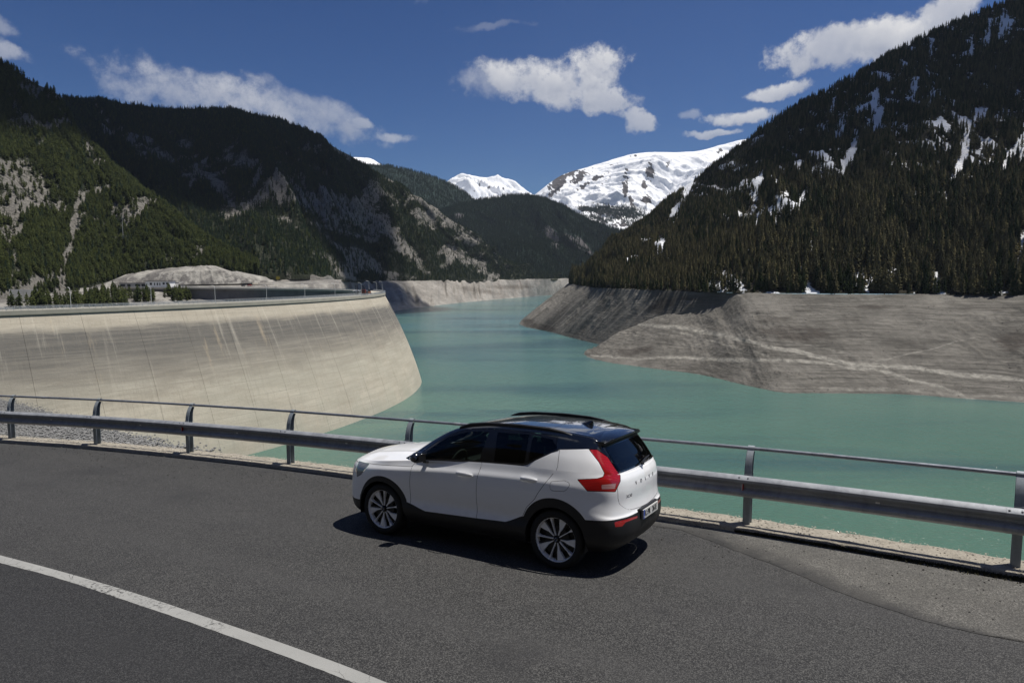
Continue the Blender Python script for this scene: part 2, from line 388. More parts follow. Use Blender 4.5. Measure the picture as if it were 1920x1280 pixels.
# -- exposed lake bed on the right: far spur and near flats
def mk(A, P, U, Wd):
    r = np.zeros(A.shape[:2])
    for L, w, k in (([(1200, 609), (1290, 616), (1400, 640), (1480, 658), (1600, 682), (1760, 697), (1920, 713)], 6, 1.0), ([(1230, 610), (1330, 640), (1440, 668)], 4, .6),
                    ([(1245, 670), (1330, 672), (1500, 678), (1640, 692), (1720, 716), (1830, 745)], 4.5, .85), ([(1640, 680), (1740, 655), (1835, 631), (1870, 636)], 2.5, .7),
                    ([(1835, 631), (1780, 605), (1735, 575)], 2.0, .45), ([(1110, 668), (1200, 672), (1270, 668)], 3.5, .7), ([(1590, 560), (1920, 564)], 2.5, .55),
                    ([(1540, 727), (1700, 731), (1920, 748)], 6, .5), ([(1480, 640), (1560, 655), (1620, 672)], 5, .5), ([(1820, 680), (1920, 675)], 3, .45)):
        r = np.maximum(r, linestamp(P + np.stack([fbm(P[..., 0]/40, P[..., 1]/30, 3, 15)*9, fbm(P[..., 0]/50, P[..., 1]/30, 3, 16)*5], -1), L, w*.85, k*1.0))
    n = fbm(P[..., 0]/35, P[..., 1]/5, 4, 8)
    return {'rock': np.clip(r*(1+.35*n)+.12*smooth(600, 735, P[..., 1]), 0, 1)}
def mkd(A, P, U, Wd):
    r = mk(A, P, U, Wd); r['dark'] = np.clip(stamp(P, DARKB)*(1.0+.6*fbm(P[..., 0]/30, P[..., 1]/4, 5, 19)), 0, 1); return r
DARKB = [(1240, 575, 30, 16, -20, .9), (1490, 625, 90, 20, 4, .85), (1450, 600, 60, 14, 0, .6), (1180, 660, 30, 9, 0, .9), (1210, 655, 20, 8, 0, .8), (1900, 640, 40, 24, 0, .85), (1640, 575, 80, 5, 0, .7),
         (1850, 580, 90, 7, 0, .5), (1340, 612, 40, 16, 0, .4), (1010, 612, 40, 7, 12, .9), (990, 605, 14, 10, 0, .9), (1060, 585, 30, 20, -40, .35), (1600, 600, 60, 8, 0, .5), (1300, 560, 70, 8, 0, .7), (1700, 645, 60, 6, -10, .4), (1850, 712, 80, 7, 6, .45), (1500, 700, 70, 10, 0, .35), (1290, 690, 40, 12, 0, .35)]
def bank_dark(m):
    g = NG(m.node_tree); p = [n for n in g.n if n.type == 'BSDF_PRINCIPLED'][0]
    src = p.inputs['Base Color'].links[0].from_socket
    x, y, z = g.sep(g.pos())
    nn = g.noise(g.comb(g.math('MULTIPLY', x, .05), g.math('MULTIPLY', y, .05), g.math('MULTIPLY', z, .9)), 1.6, 6, .8)
    f = g.rng(g.math('ADD', g.attr('dark'), g.math('MULTIPLY', g.math('SUBTRACT', nn, .5), 1.6)), .35, .75, 0, .8)
    g.put(p.inputs['Base Color'], g.mix(f, src, (.055, .048, .042)))
bank_dark(M_BANK)
sheet('lake_bed_spur', [W(1060, 570), W(1010, 582), W(978, 600), W(984, 612), W(1030, 622), W(1100, 640), W(1160, 652), W(1260, 662)],
      [T(1098, 529), T(1075, 530), T(1067, 531), T(1082, 534.5), T(1120, 539), T(1200, 543), T(1300, 546), T(1400, 549)], 420, 100, M_BANK, amp=4.5, fq=(22, 4), back=8, drop=.5, seed=21, masks=mkd, under=(30, 22), rib=.5, fine=1.6, foot_amp=.25)
sheet('lake_bed_flats', [W(1100, 655), W(1095, 665), W(1135, 679), W(1200, 688), W(1300, 700), W(1400, 722), W(1480, 736), W(1560, 737), W(1700, 739), W(1800, 746), W(1920, 754), W(2100, 775), W(2500, 820)],
      [D(1130, 642, 640), D(1150, 628, 645), D(1190, 610, 650), D(1230, 590, 640), D(1280, 574, 630), D(1340, 559, 600), T(1400, 549), T(1480, 550), T(1650, 551), T(1800, 552), T(1920, 554), T(2200, 560), T(2700, 580)],
      620, 120, M_BANK, amp=4.5, fq=(14, 9), back=8, drop=.5, seed=31, masks=mkd, under=(40, 22), rib=.3, fine=1.3, foot_amp=.3)

# -- far left bank, left mountains
LT = [D(250, 535, 800), D(430, 524, 850), D(560, 517, 900), D(640, 522, 1150), T(720, 527), T(800, 526), T(850, 525.2), T(900, 524.6), T(960, 524), T(1010, 523.5), T(1060, 523), T(1130, 523)]
LW = [D(250, 560, 640), D(430, 592, 720), D(560, 596, 860), D(650, 592, 1080), W(740, 583), W(800, 575), W(850, 569), W(900, 564), W(960, 559), W(1010, 555), W(1050, 553), W(1120, 552)]
for q in LW[:4]: q[2] = Z_WATER
def mk(A, P, U, Wd):
    return {'rock': .75*stamp(P, [(800, 560, 50, 6, 40, .6), (900, 545, 70, 7, 10, .9), (960, 538, 60, 6, 0, 1.0), (1020, 535, 40, 5, 0, .6), (780, 538, 60, 5, 10, .5)]), 'dark': np.zeros(A.shape[:2])}
sheet('far_left_bank', LW, LT, 420, 80, M_BANK_L, amp=14, fq=(10, 1.2), fine=1.0, back=10, drop=.6, seed=41, masks=mk, under=(60, 30), rib=1.2)
BF = [D(-150, 500, 820), D(100, 505, 820), D(300, 512, 830), D(430, 516, 845), D(560, 515, 892), D(640, 521, 1140), T(720, 527), T(800, 526), T(880, 525), T(960, 524), T(1010, 523.5), T(1060, 523)]
BR = [D(-150, 150, 1450), D(110, 184, 1450), D(200, 190, 1480), D(300, 201, 1530), D(440, 208, 1600), D(540, 230, 1700), D(620, 269, 1800), D(720, 333, 1950), D(800, 380, 2100), D(880, 438, 2250), D(950, 498, 2380), D(1010, 524, 2450)]
for q in BF[6:]: q[1] += 14; q[2] += .3
ROCKB = [(560, 345, 60, 22, 45, 1.0), (520, 350, 12, 34, -20, 1.0), (660, 400, 70, 18, 42, 1.0), (600, 390, 60, 20, 42, .9), (720, 430, 60, 9, 48, 1.2), (760, 460, 60, 6, 52, 1.2), (850, 420, 80, 9, 40, .9), (780, 365, 50, 9, 45, .9), (820, 400, 60, 10, 38, .8),
         (640, 470, 60, 5, 42, 1.0), (690, 490, 40, 7, 45, .9), (300, 290, 70, 10, 40, .9), (400, 340, 60, 8, 40, .95), (380, 300, 60, 12, 35, .7), (440, 290, 40, 20, 20, .6), (250, 270, 40, 8, 50, .9), (480, 320, 40, 14, 60, .7), (900, 500, 30, 10, 40, .9), (870, 490, 30, 10, 40, .7),
         (420, 370, 40, 6, 42, .9), (590, 330, 60, 12, 20, .6), (600, 280, 60, 10, 15, .5), (640, 500, 40, 8, 25, .8), (700, 300, 20, 8, 45, .6), (860, 330, 30, 6, 45, .7), (730, 515, 60, 5, 10, .6), (195, 230, 25, 8, 60, .9), (560, 430, 30, 4, 40, .7)]
def mk(A, P, U, Wd):
    n = fbm(A[..., 0]/60, A[..., 2]/50, 5, 51); s = stamp(P, [(a, b, c*1.3, d*1.45, e, f) for a, b, c, d, e, f in ROCKB])
    c = fbm(A[..., 0]/16, A[..., 2]/22, 5, 57, .65)
    return {'rock': np.clip(s*(.80+.5*n) + 1.1*c*smooth(.05, .4, s+.25*n) + .50*smooth(.12, .45, n)*smooth(230, 330, P[..., 1]) + .35*smooth(.15, .4, c)*smooth(260, 360, P[..., 1]), 0, 1)}
sheet('left_mountain', BF, BR, 420, 170, M_FOREST_L, amp=48, prof=1.0, fq=(7, 2.5), ridge_amp=.12, back=600, drop=.35, seed=55, masks=mk, rib=.7, under=(1, 6))
AF = [D(-260, 640, 440), D(-80, 585, 500), D(20, 566, 560), D(100, 552, 610), D(200, 528, 690), D(240, 519, 712), D(300, 508, 735), D(400, 504, 765), D(455, 513, 780), D(484, 514, 788)]
AR = [D(-260, -40, 900), D(-120, 50, 900), D(-10, 112, 900), D(60, 152, 895), D(108, 180, 880), D(140, 232, 880), D(200, 300, 875), D(290, 376, 865), D(380, 440, 850), D(486, 506, 835)]
ROCKA = [(90, 180, 40, 20, 30, .9), (35, 215, 14, 30, -20, .8), (165, 270, 12, 24, -25, 1.0), (200, 280, 30, 14, 50, .7), (60, 340, 50, 14, 10, .6), (75, 365, 24, 16, 40, 1.1), (25, 340, 40, 40, 0, .55), (190, 355, 24, 5, -15, 1.1),
         (150, 375, 10, 18, 20, 1.1), (140, 425, 6, 40, 8, 1.2), (125, 480, 5, 40, 14, 1.0), (112, 385, 14, 12, 40, .9), (160, 400, 14, 8, 0, .8), (60, 540, 40, 12, -20, .8), (110, 550, 8, 24, 20, .9), (20, 450, 14, 24, 30, .7), (230, 446, 12, 4, 0, .9), (255, 395, 14, 12, 0, .6), (100, 200, 30, 12, 40, .8), (30, 470, 8, 30, 0, .6)]
def mk(A, P, U, Wd):
    n = fbm(A[..., 0]/40, A[..., 2]/30, 5, 61); s = stamp(P, [(a, b, c*1.35, d*1.35, e, f) for a, b, c, d, e, f in ROCKA]); c = fbm(A[..., 0]/11, A[..., 2]/14, 5, 67, .65)
    return {'rock': np.clip(s*(.95+.5*n) + .75*c*smooth(-.1, .4, s+.6*n) + .45*smooth(.1, .45, n) + .2*smooth(.2, .5, c), 0, 1)}
sheet('near_left_hill', AF, AR, 300, 130, M_FOREST_L, amp=26, fq=(9, 4), ridge_amp=.3, back=220, drop=.6, seed=65, masks=mk, rib=.4, under=(4, 30))

# valley side below the dam crest on the left and bench for the buildings
def mk(A, P, U, Wd): return {'rock': .5+.5*fbm(A[..., 0]/12, A[..., 1]/12, 4, 71), 'dark': np.zeros(A.shape[:2])}
sheet('valley_side', [D(-260, 760, 300), D(0, 640, 340), D(100, 620, 380), D(200, 610, 420), D(280, 600, 470), D(340, 590, 520), D(420, 580, 560), D(500, 570, 600)],
      [D(-260, 575, 500), D(0, 560, 560), D(100, 548, 600), D(200, 540.5, 660), D(280, 539, 672), D(335, 537.5, 690), D(420, 535.5, 720), D(520, 534, 780)], 160, 40, M_ROCK, amp=5, fq=(20, 10), back=0, seed=70, masks=mk)
sheet('bench', [D(150, 541, 640), D(280, 539, 672), D(335, 537.5, 690), D(420, 535.5, 720), D(520, 534, 770), D(640, 533, 830)],
      [D(150, 531, 820), D(280, 530, 840), D(335, 530, 850), D(420, 529, 860), D(520, 526, 900), D(640, 524, 1000)], 120, 20, M_ROCK, amp=1, fq=(20, 10), back=0, seed=72, masks=mk, under=(30, 40))
# rock outcrop above the bench
def mk(A, P, U, Wd): return {'rock': .35+.9*fbm(A[..., 0]/5, A[..., 2]/7, 5, 81) + .3*smooth(515, 528, P[..., 1])}
sheet('rock_outcrop', [D(150, 545, 640), D(200, 541, 665), D(250, 536, 690), D(300, 534, 705), D(370, 533, 720), D(440, 532, 735), D(480, 530, 750), D(520, 528, 770)],
      [D(190, 533, 668), D(215, 525, 683), D(262, 516, 703), D(310, 511, 716), D(370, 508, 730), D(430, 509, 743), D(465, 518, 752), D(500, 519, 770)], 220, 30, M_ROCK, amp=2.2, fq=(90, 60), back=30, drop=-.2, seed=80, masks=mk, ridge_amp=.4, rib=.6)

# -- far ridges and snow peaks
def mk(A, P, U, Wd):
    n = fbm(A[..., 0]/150, A[..., 2]/150, 4, 91)
    return {'rock': np.clip(stamp(P, [(1035, 445, 26, 12, 60, 1.0), (1080, 455, 36, 6, 35, .9), (1100, 465, 30, 4, 50, 1.0), (1040, 460, 10, 20, 0, .7), (860, 405, 12, 6, 0, .9)])*(1+n) + .2*smooth(.3, .6, n), 0, 1)}
sheet('valley_ridge', [D(760, 524, 2500), D(840, 523.5, 2500), D(900, 523, 2480), D(980, 523, 2450), D(1060, 523, 2450), D(1110, 523, 2460), D(1160, 523, 2500), D(1230, 523, 2600)],
      [D(760, 420, 3300), D(820, 398, 3400), D(880, 381, 3350), D(985, 367, 3300), D(1045, 382, 3300), D(1110, 412, 3250), D(1165, 436, 3200), D(1260, 500, 3100)], 260, 90, M_FAR, amp=90, fq=(3, 1.5), ridge_amp=.06, back=600, drop=.3, seed=92, masks=mk, rib=.8)
sheet('shaded_ridge', [D(560, 500, 3000), D(660, 500, 3000), D(730, 480, 3000), D(800, 470, 3000), D(860, 460, 3000), D(900, 450, 3100), D(980, 440, 3200)],
      [D(560, 290, 4300), D(660, 305, 4300), D(720, 311, 4200), D(765, 319, 4200), D(850, 349, 4100), D(893, 377, 4000), D(990, 432, 3900)], 160, 50, M_FAR, amp=80, fq=(3, 1.5), ridge_amp=.06, back=600, drop=.3, seed=95, masks=mk, rib=.5)
def mks(rocks):
    def f(A, P, U, Wd):
        n = fbm(P[..., 0]/9, P[..., 1]/14, 5, 101, .6)
        r = stamp(P, rocks); q = P[..., 0]*.75+P[..., 1]*.65; w = -P[..., 0]*.65+P[..., 1]*.75; st = fbm(q/9, w/2.6, 4, 107, .6)
        return {'snow': np.clip(1.2 - r*(1.15+1.2*n+1.0*st) - .55*smooth(.15, .5, st+.3*n)*smooth(.02, .4, r+.10), 0, 1.2), 'rock': r}
    return f
sheet('snow_peak_far', [D(560, 420, 7000), D(700, 430, 7000), D(840, 440, 7000), D(900, 440, 7000), D(960, 440, 7000), D(1050, 440, 7000)],
      [D(560, 330, 9500), D(820, 352, 9000), D(868, 328, 9000), D(912, 334, 9000), D(940, 337, 9000), D(1050, 400, 9000)], 200, 60, M_SNOWY, amp=230, fq=(1.5, .8), ridge_amp=.12, back=1500, drop=.5, seed=103, masks=mks([(915, 352, 6, 10, 30, .55), (890, 360, 5, 10, 0, .5), (945, 352, 6, 8, 30, .5), (860, 356, 4, 8, 0, .35), (930, 345, 4, 6, 30, .5), (900, 345, 4, 8, 10, .4)]), rib=.9)
sheet('snow_cap_left', [D(600, 380, 5000), D(690, 380, 5000), D(760, 380, 5000)], [D(640, 296, 6500), D(698, 299, 6500), D(745, 330, 6500)], 40, 20, M_SNOWY, amp=30, back=600, drop=.5, seed=104, masks=mks([]))
RS = [(1055, 335, 34, 9, -35, 1.3), (1085, 333, 26, 8, -30, 1.2), (1050, 350, 30, 5, -35, .9), (1100, 345, 24, 5, -35, .9), (1040, 362, 30, 4, -35, .7), (1125, 332, 20, 4, -30, .7), (1173, 350, 6, 30, -5, 1.0), (1182, 375, 5, 28, -20, .9), (1218, 322, 9, 22, 10, .95), (1208, 345, 7, 12, 20, .8), (1212, 372, 12, 10, 0, 1.0), (1255, 305, 6, 10, 30, .8), (1248, 315, 4, 12, 40, .6),
      (1140, 398, 30, 10, 10, 1.1), (1175, 400, 34, 9, 10, 1.1), (1100, 392, 20, 6, 10, .9), (1120, 412, 30, 10, 10, .75), (1170, 420, 20, 8, 0, .8), (1150, 308, 10, 5, 0, .55), (1175, 318, 6, 4, 0, .6), (1195, 292, 16, 3, 0, .5), (1290, 330, 5, 14, 30, .5), (1320, 300, 18, 4, -15, .4), (1350, 283, 10, 4, -30, .5), (1135, 340, 14, 3, -40, .4)]
sheet('snow_mountain', [D(960, 455, 4300), D(1040, 455, 4300), D(1100, 445, 4300), D(1150, 440, 4300), D(1200, 440, 4300), D(1260, 440, 4300), D(1350, 440, 4400), D(1500, 440, 4600), D(1700, 440, 4800)],
      [D(960, 400, 6200), D(1012, 358, 6300), D(1056, 326, 6400), D(1105, 313, 6500), D(1188, 288, 6500), D(1300, 284, 6500), D(1372, 266, 6500), D(1500, 250, 6500), D(1700, 240, 6500)], 560, 170, M_SNOWY, amp=120, fq=(2.0, .9), ridge_amp=.1, back=1500, drop=.5, seed=105, masks=mks(RS), rib=.7)

# -- hills outside the view that close the valley behind the camera
def mk0(A, P, U, Wd): return {'rock': .3*smooth(.2, .5, fbm(A[..., 0]/60, A[..., 1]/60, 4, 5))}
sheet('hill_behind', [(-260, 10, 1), (-120, 4, 0), (-44, -8, 0), (-8, -16, 1), (26, -18, 1.5), (80, -60, 3), (240, -200, 3)],
      [(-700, -300, 420), (-400, -330, 430), (-160, -340, 420), (0, -340, 400), (160, -360, 360), (450, -500, 280), (900, -800, 200)], 110, 60, M_FOREST_R, amp=14, back=0, seed=120, masks=mk0)

# -- near bank under the road: rubble slope falling to the lake and the foot of the dam
def mk(A, P, U, Wd): return {'rock': .5+.8*fbm(A[..., 0]/1.2, A[..., 1]/1.2, 4, 131)}
# built after the kerb line is known (see road)

# -- water
def water():
    m, g, p = newmat('lake water'); P = g.pos(); x, y, z = g.sep(P)
    st = g.noise(g.comb(g.math('MULTIPLY', x, .0022), g.math('MULTIPLY', y, .0075), 0), 1.5, 5, .55, .4)
    far = g.rng(y, 60, 900, 0, 1)
    base = g.mix(far, (.062, .132, .090), (.086, .190, .204))
    base = g.mix(g.rng(g.noise(P, .005, 4), .38, .62, 0, .65), base, (.105, .190, .150))
    base = g.mix(g.rng(st, .48, .62, 0, .62), base, (.025, .070, .092))  # dark bands: cloud shade and wind streaks put into the water colour
    g.put(p.inputs['Base Color'], base); p.inputs['IOR'].default_value = 1.33; p.inputs['Roughness'].default_value = .12
    w1 = g.noise(g.vmath('MULTIPLY', P, (1, 1.7, 1)), .55, 4, .6, .6); w2 = g.noise(g.vmath('MULTIPLY', P, (1.6, 1, 1)), .16, 3, .5)
    bump(g, p, g.math('ADD', w1, g.math('MULTIPLY', w2, 1.5)), .9, .55)
    o = mesh_obj('lake_water', [(-2600, -100, Z_WATER), (2600, -100, Z_WATER), (2600, 3200, Z_WATER), (-2600, 3200, Z_WATER)], [(0, 1, 2, 3)], m, smooth=False)
    tag(o, kind='structure')
water()
# ------------------------------------------------------------------ trees
def needle_mat(name, c1, c2):
    m, g, p = newmat(name)
    r = g.new('ShaderNodeObjectInfo').outputs['Random']
    c = g.mix(r, c1, c2); n = g.noise(g.pos(), .9, 3)
    c = g.mix(g.rng(n, .3, .7), g.mix(1.0, c, (.6, .6, .6), 'MULTIPLY'), g.mix(1.0, c, (1.35, 1.35, 1.3), 'MULTIPLY'))
    g.put(p.inputs['Base Color'], c); p.inputs['Roughness'].default_value = .85; p.inputs['Specular IOR Level'].default_value = .1
    return m
M_LARCH = needle_mat('larch twigs', (.150, .130, .062), (.060, .056, .028))
M_SPRUCE = needle_mat('spruce needles', (.016, .026, .010), (.036, .048, .015))
M_PINE = needle_mat('mountain pine needles', (.028, .038, .012), (.062, .074, .021))
M_FARTREE = needle_mat('distant conifer needles', (.012, .025, .015), (.028, .046, .024))
M_BARK = mat('bark', (.07, .055, .042), .9)
def conifer(name, h, r, tiers, blades, mt, seed, sparse=0.0, base=.08, droop=.35, round_=0.0):
    R = random.Random(seed); b = MB(); b.m = 1
    b.tube([(0, 0, -.04*h), (R.uniform(-.01, .01)*h, 0, .5*h), (0, 0, .97*h)], [.016*h, .011*h, .003*h], 5, cap=False)
    b.m = 0
    for t in range(tiers):
        f = t/(tiers-1); z = h*(base + (1-base)*(f**.92)*.97)
        rr = r*((1-f)**.75 if not round_ else math.sin(math.pi*(.22+.74*f))**.7)*(1 - .25*math.exp(-f*12)) + .025*h*(1-f)
        a0 = R.random()*6.28
        for k in range(blades):
            if R.random() < sparse: continue
            a = a0 + 6.283*(k+R.uniform(-.35, .35))/blades; q = rr*R.uniform(.6, 1.15); w = rr*R.uniform(.36, .58)
            dz = -q*droop*R.uniform(.5, 1.4); c, s = math.cos(a), math.sin(a)
            z0 = z + R.uniform(-.3, .3)*h/tiers; up = h/tiers*R.uniform(.7, 1.2)
            tip = (c*q, s*q, z0+dz); top = (c*q*.08, s*q*.08, z0+up)
            l = (c*q*.55 - s*w*.5, s*q*.55 + c*w*.5, z0+dz*.75-.25*up); rt = (c*q*.55 + s*w*.5, s*q*.55 - c*w*.5, z0+dz*.75-.25*up)
            b.add([top, l, tip, rt, (c*q*.5, s*q*.5, z0+dz*.3+.28*up)], [(0, 1, 4), (1, 2, 4), (2, 3, 4), (3, 0, 4)])
    return b, [mt, M_BARK]
def proto(spec):
    b, ms = conifer(*spec); o = b.build(spec[0], ms); return o
KINDS = {
 'larch': [proto(('larch_tree', 20, 3.6, 13, 8, M_LARCH, 11+i, .22, .12, .25)) for i in range(3)],
 'spruce': [proto(('spruce_tree', 19, 3.3, 14, 8, M_SPRUCE, 31+i, .05, .04, .5)) for i in range(3)],
 'pine': [proto(('mountain_pine', 11, 2.7, 9, 7, M_PINE, 51+i, .12, .08, .2, .5)) for i in range(3)],
 'far': [proto(('distant_conifer', 14, 3.0, 6, 6, M_FARTREE, 71+i, .05, .02, .4)) for i in range(2)],
}
def scatter(name, n, dens, seed, vr=(0, 1), zmin=None):
    """n random points on a sheet, weighted by area; dens(A, at, px) gives the chance to keep"""
    A, at, v0, v1 = SHEETS[name]; A = A[:, v0:v1]; at = {k: a[:, v0:v1] for k, a in at.items()}
    g = np.random.default_rng(seed)
    P = A; d1 = P[1:, :-1]-P[:-1, :-1]; d2 = P[:-1, 1:]-P[:-1, :-1]
    ar = np.linalg.norm(np.cross(d1, d2), axis=-1); nv = ar.shape[1]
    lim = np.zeros_like(ar); lim[:, int(nv*vr[0]):max(1, int(nv*vr[1]))] = 1; ar = ar*lim
    # thin out what the picture cannot show
    px = to_px(P[:-1, :-1]); ar = ar*((px[..., 0] > -260) & (px[..., 0] < 2180) & (px[..., 1] > -160))
    c = np.cumsum(ar.ravel()); k = np.searchsorted(c, g.random(n)*c[-1]); i, j = k//nv, k % nv
    u, v = g.random(n)[:, None], g.random(n)[:, None]
    pt = P[i, j]*(1-u)*(1-v) + P[i+1, j]*u*(1-v) + P[i, j+1]*(1-u)*v + P[i+1, j+1]*u*v
    ap = {q: a[i, j] for q, a in at.items()}
    keep = g.random(n) < dens(pt, ap, to_px(pt)); 
    return pt[keep], {q: a[keep] for q, a in ap.items()}
def stuff(name, pts, idx, scl, protos, label):
    """one object: geometry nodes put a tree on every point of its mesh"""
    me = bpy.data.meshes.new(name); n = len(pts); me.vertices.add(n); me.vertices.foreach_set('co', np.asarray(pts, np.float32).ravel())
    for k, a, t in (('rot', rng.random(n)*6.283, 'FLOAT'), ('scl', scl, 'FLOAT'), ('idx', idx, 'INT')):
        at = me.attributes.new(k, t, 'POINT'); at.data.foreach_set('value', np.asarray(a, np.int32 if t == 'INT' else np.float32))
    o = bpy.data.objects.new(name, me); COL.objects.link(o)
    ng = bpy.data.node_groups.new(name, 'GeometryNodeTree')
    ng.interface.new_socket('Geometry', in_out='INPUT', socket_type='NodeSocketGeometry'); ng.interface.new_socket('Geometry', in_out='OUTPUT', socket_type='NodeSocketGeometry')
    N = ng.nodes; L = ng.links; gi = N.new('NodeGroupInput'); go = N.new('NodeGroupOutput')
    iop = N.new('GeometryNodeInstanceOnPoints'); j = N.new('GeometryNodeJoinGeometry')
    for pr in protos[::-1]:
        oi = N.new('GeometryNodeObjectInfo'); oi.inputs['Object'].default_value = pr; oi.inputs['As Instance'].default_value = True; L.new(oi.outputs['Geometry'], j.inputs[0])
    m2p = N.new('GeometryNodeMeshToPoints'); L.new(gi.outputs[0], m2p.inputs[0]); L.new(m2p.outputs[0], iop.inputs['Points'])
    L.new(j.outputs[0], iop.inputs['Instance']); iop.inputs['Pick Instance'].default_value = True
    def at(nm, t):
        a = N.new('GeometryNodeInputNamedAttribute'); a.data_type = t; a.inputs['Name'].default_value = nm; return a.outputs['Attribute']
    L.new(at('idx', 'INT'), iop.inputs['Instance Index'])
    c = N.new('ShaderNodeCombineXYZ'); L.new(at('rot', 'FLOAT'), c.inputs[2])
    e = N.new('FunctionNodeEulerToRotation'); L.new(c.outputs[0], e.inputs[0]); L.new(e.outputs[0], iop.inputs['Rotation'])
    L.new(at('scl', 'FLOAT'), iop.inputs['Scale']); L.new(iop.outputs[0], go.inputs[0])
    md = o.modifiers.new('trees', 'NODES'); md.node_group = ng
    tag(o, label, 'forest', kind='stuff'); return o

# right mountain: larch and spruce
def dens(P, a, px):
    n = fbm(P[:, 0]/45, P[:, 1]/45, 4, 201)
    d = .95 - 1.1*smooth(.30, .75, a['snow']+.15*n); return np.clip(d, .06, 1)*(1-.9*flecks(P[:, 0], P[:, 2], px))
pt, ap = scatter('right_mountain', 62000, dens, 1)
px = to_px(pt); n = fbm(px[:, 0]/70, px[:, 1]/50, 3, 205); g = np.random.default_rng(5)
low = smooth(-Z_FULL*0+90, -20, pt[:, 2])
larch = g.random(len(pt)) < np.clip(.42 + .5*n + .25*low*smooth(1050, 1120, px[:, 0])*(px[:, 1] < 540), .1, .9)
scl = (g.uniform(.40, 1.1, len(pt))**1.1)*(1.0 - .48*smooth(-5, 170, pt[:, 2]))*np.where(larch, 1.0, .92)
scl = scl*np.where(px[:, 0] < 1420, .66, 1.08)
idx = g.integers(0, 3, len(pt)) + np.where(larch, 0, 3)
size = scl/pt[:, 1]*(px[:, 0] > -20)*(px[:, 0] < 1935)
order = np.argsort(-size)
near_all = order[:2600]; solo = []
lc, sc = 0, 0
for q in near_all:
    if px[q, 0] < 1040 or px[q, 0] > 1925: continue
    if larch[q] and lc < 190: solo.append(q); lc += 1
    elif not larch[q] and sc < 190: solo.append(q); sc += 1
solo = np.array(solo); used = set()
for q in solo:
    P0 = KINDS['larch' if larch[q] else 'spruce'][int(idx[q]) % 3]
    if P0.name in used: o = P0.copy(); COL.objects.link(o)
    else: o = P0; used.add(P0.name)
    o.location = pt[q]; o.rotation_euler.z = g.random()*6.28; o.scale = (scl[q],)*3
    xx = px[q, 0]; zone = ('above the far tip of the grey spur' if xx < 1180 else 'above the gullied part of the spur' if xx < 1330 else 'above the upper end of the pale track' if xx < 1470 else 'above the dark stained patch of lake bed' if xx < 1640 else 'above the middle of the grey flats' if xx < 1790 else 'near the right edge of the picture')
    tall = 'tall' if scl[q] > .95 else 'small'
    if larch[q]: tag(o, tall + ' brownish larch low on right mountain, ' + zone, 'larch tree', 'larches at the foot of the right mountain')
    else: tag(o, tall + ' dark spruce low on right mountain, ' + zone, 'spruce tree', 'spruces at the foot of the right mountain')
rest = np.setdiff1d(np.arange(len(pt)), solo)
stuff('mountain_forest', pt[rest], idx[rest], scl[rest], KINDS['larch']+KINDS['spruce'], 'dark larch and spruce forest with snow between the trunks covering the right mountain')

# left: near hill
def dens(P, a, px):
    n = fbm(P[:, 0]/22, P[:, 2]/22, 4, 211); d = .95 - 1.2*smooth(.25, .6, a['rock']+.25*n); return np.clip(d, .10, 1)
pt, ap = scatter('near_left_hill', 30000, dens, 2)
g = np.random.default_rng(6); sc_ = g.uniform(.3, .9, len(pt))
stuff('hillside_pine_forest', pt, np.where(g.random(len(pt)) < .92, g.integers(0, 3, len(pt)), 3), sc_, KINDS['pine']+KINDS['far'], 'green pine forest with pale rock gullies on the near left hillside')
# left mountain
def dens(P, a, px):
    n = fbm(P[:, 0]/40, P[:, 2]/40, 4, 213); d = 1.0 - 1.35*smooth(.20, .52, a['rock']+.25*n); return np.clip(d, .12, 1)
pt, ap = scatter('left_mountain', 100000, dens, 3)
g = np.random.default_rng(7); sc_ = g.uniform(.25, .8, len(pt)); ix = np.where(g.random(len(pt)) < .25, g.integers(2, 5, len(pt)), g.integers(0, 2, len(pt)))
stuff('left_mountain_forest', pt, ix, sc_, KINDS['far']+KINDS['pine'], 'dark conifer forest broken by grey cliffs on the long left mountain')
for nm, nn, lb in (('valley_ridge', 30000, 'distant dark green forest on the rounded ridge at the valley head'), ('shaded_ridge', 12000, 'distant forest on the shaded ridge left of the valley head')):
    pt, ap = scatter(nm, nn, lambda P, a, px: 1.0-.9*smooth(.3, .6, a['rock']), 9); g = np.random.default_rng(8)
    stuff(nm+'_forest', pt, g.integers(0, 2, len(pt)), g.uniform(.9, 1.5, len(pt)), KINDS['far'], lb)
def dens(P, a, px): return np.clip(1.4*stamp(px, [(1140, 398, 34, 12, 10, 1), (1180, 400, 30, 12, 10, 1), (1110, 396, 26, 6, 10, 1), (1125, 412, 34, 9, 15, .5), (1185, 415, 24, 12, 10, .6)])-.15, 0, 1)
pt, ap = scatter('snow_mountain', 60000, dens, 12, vr=(0, .6)); g = np.random.default_rng(9)
stuff('snow_line_forest', pt, g.integers(0, 2, len(pt)), g.uniform(.9, 1.6, len(pt)), KINDS['far'], 'dark belt of trees along the foot of the snowy mountain')
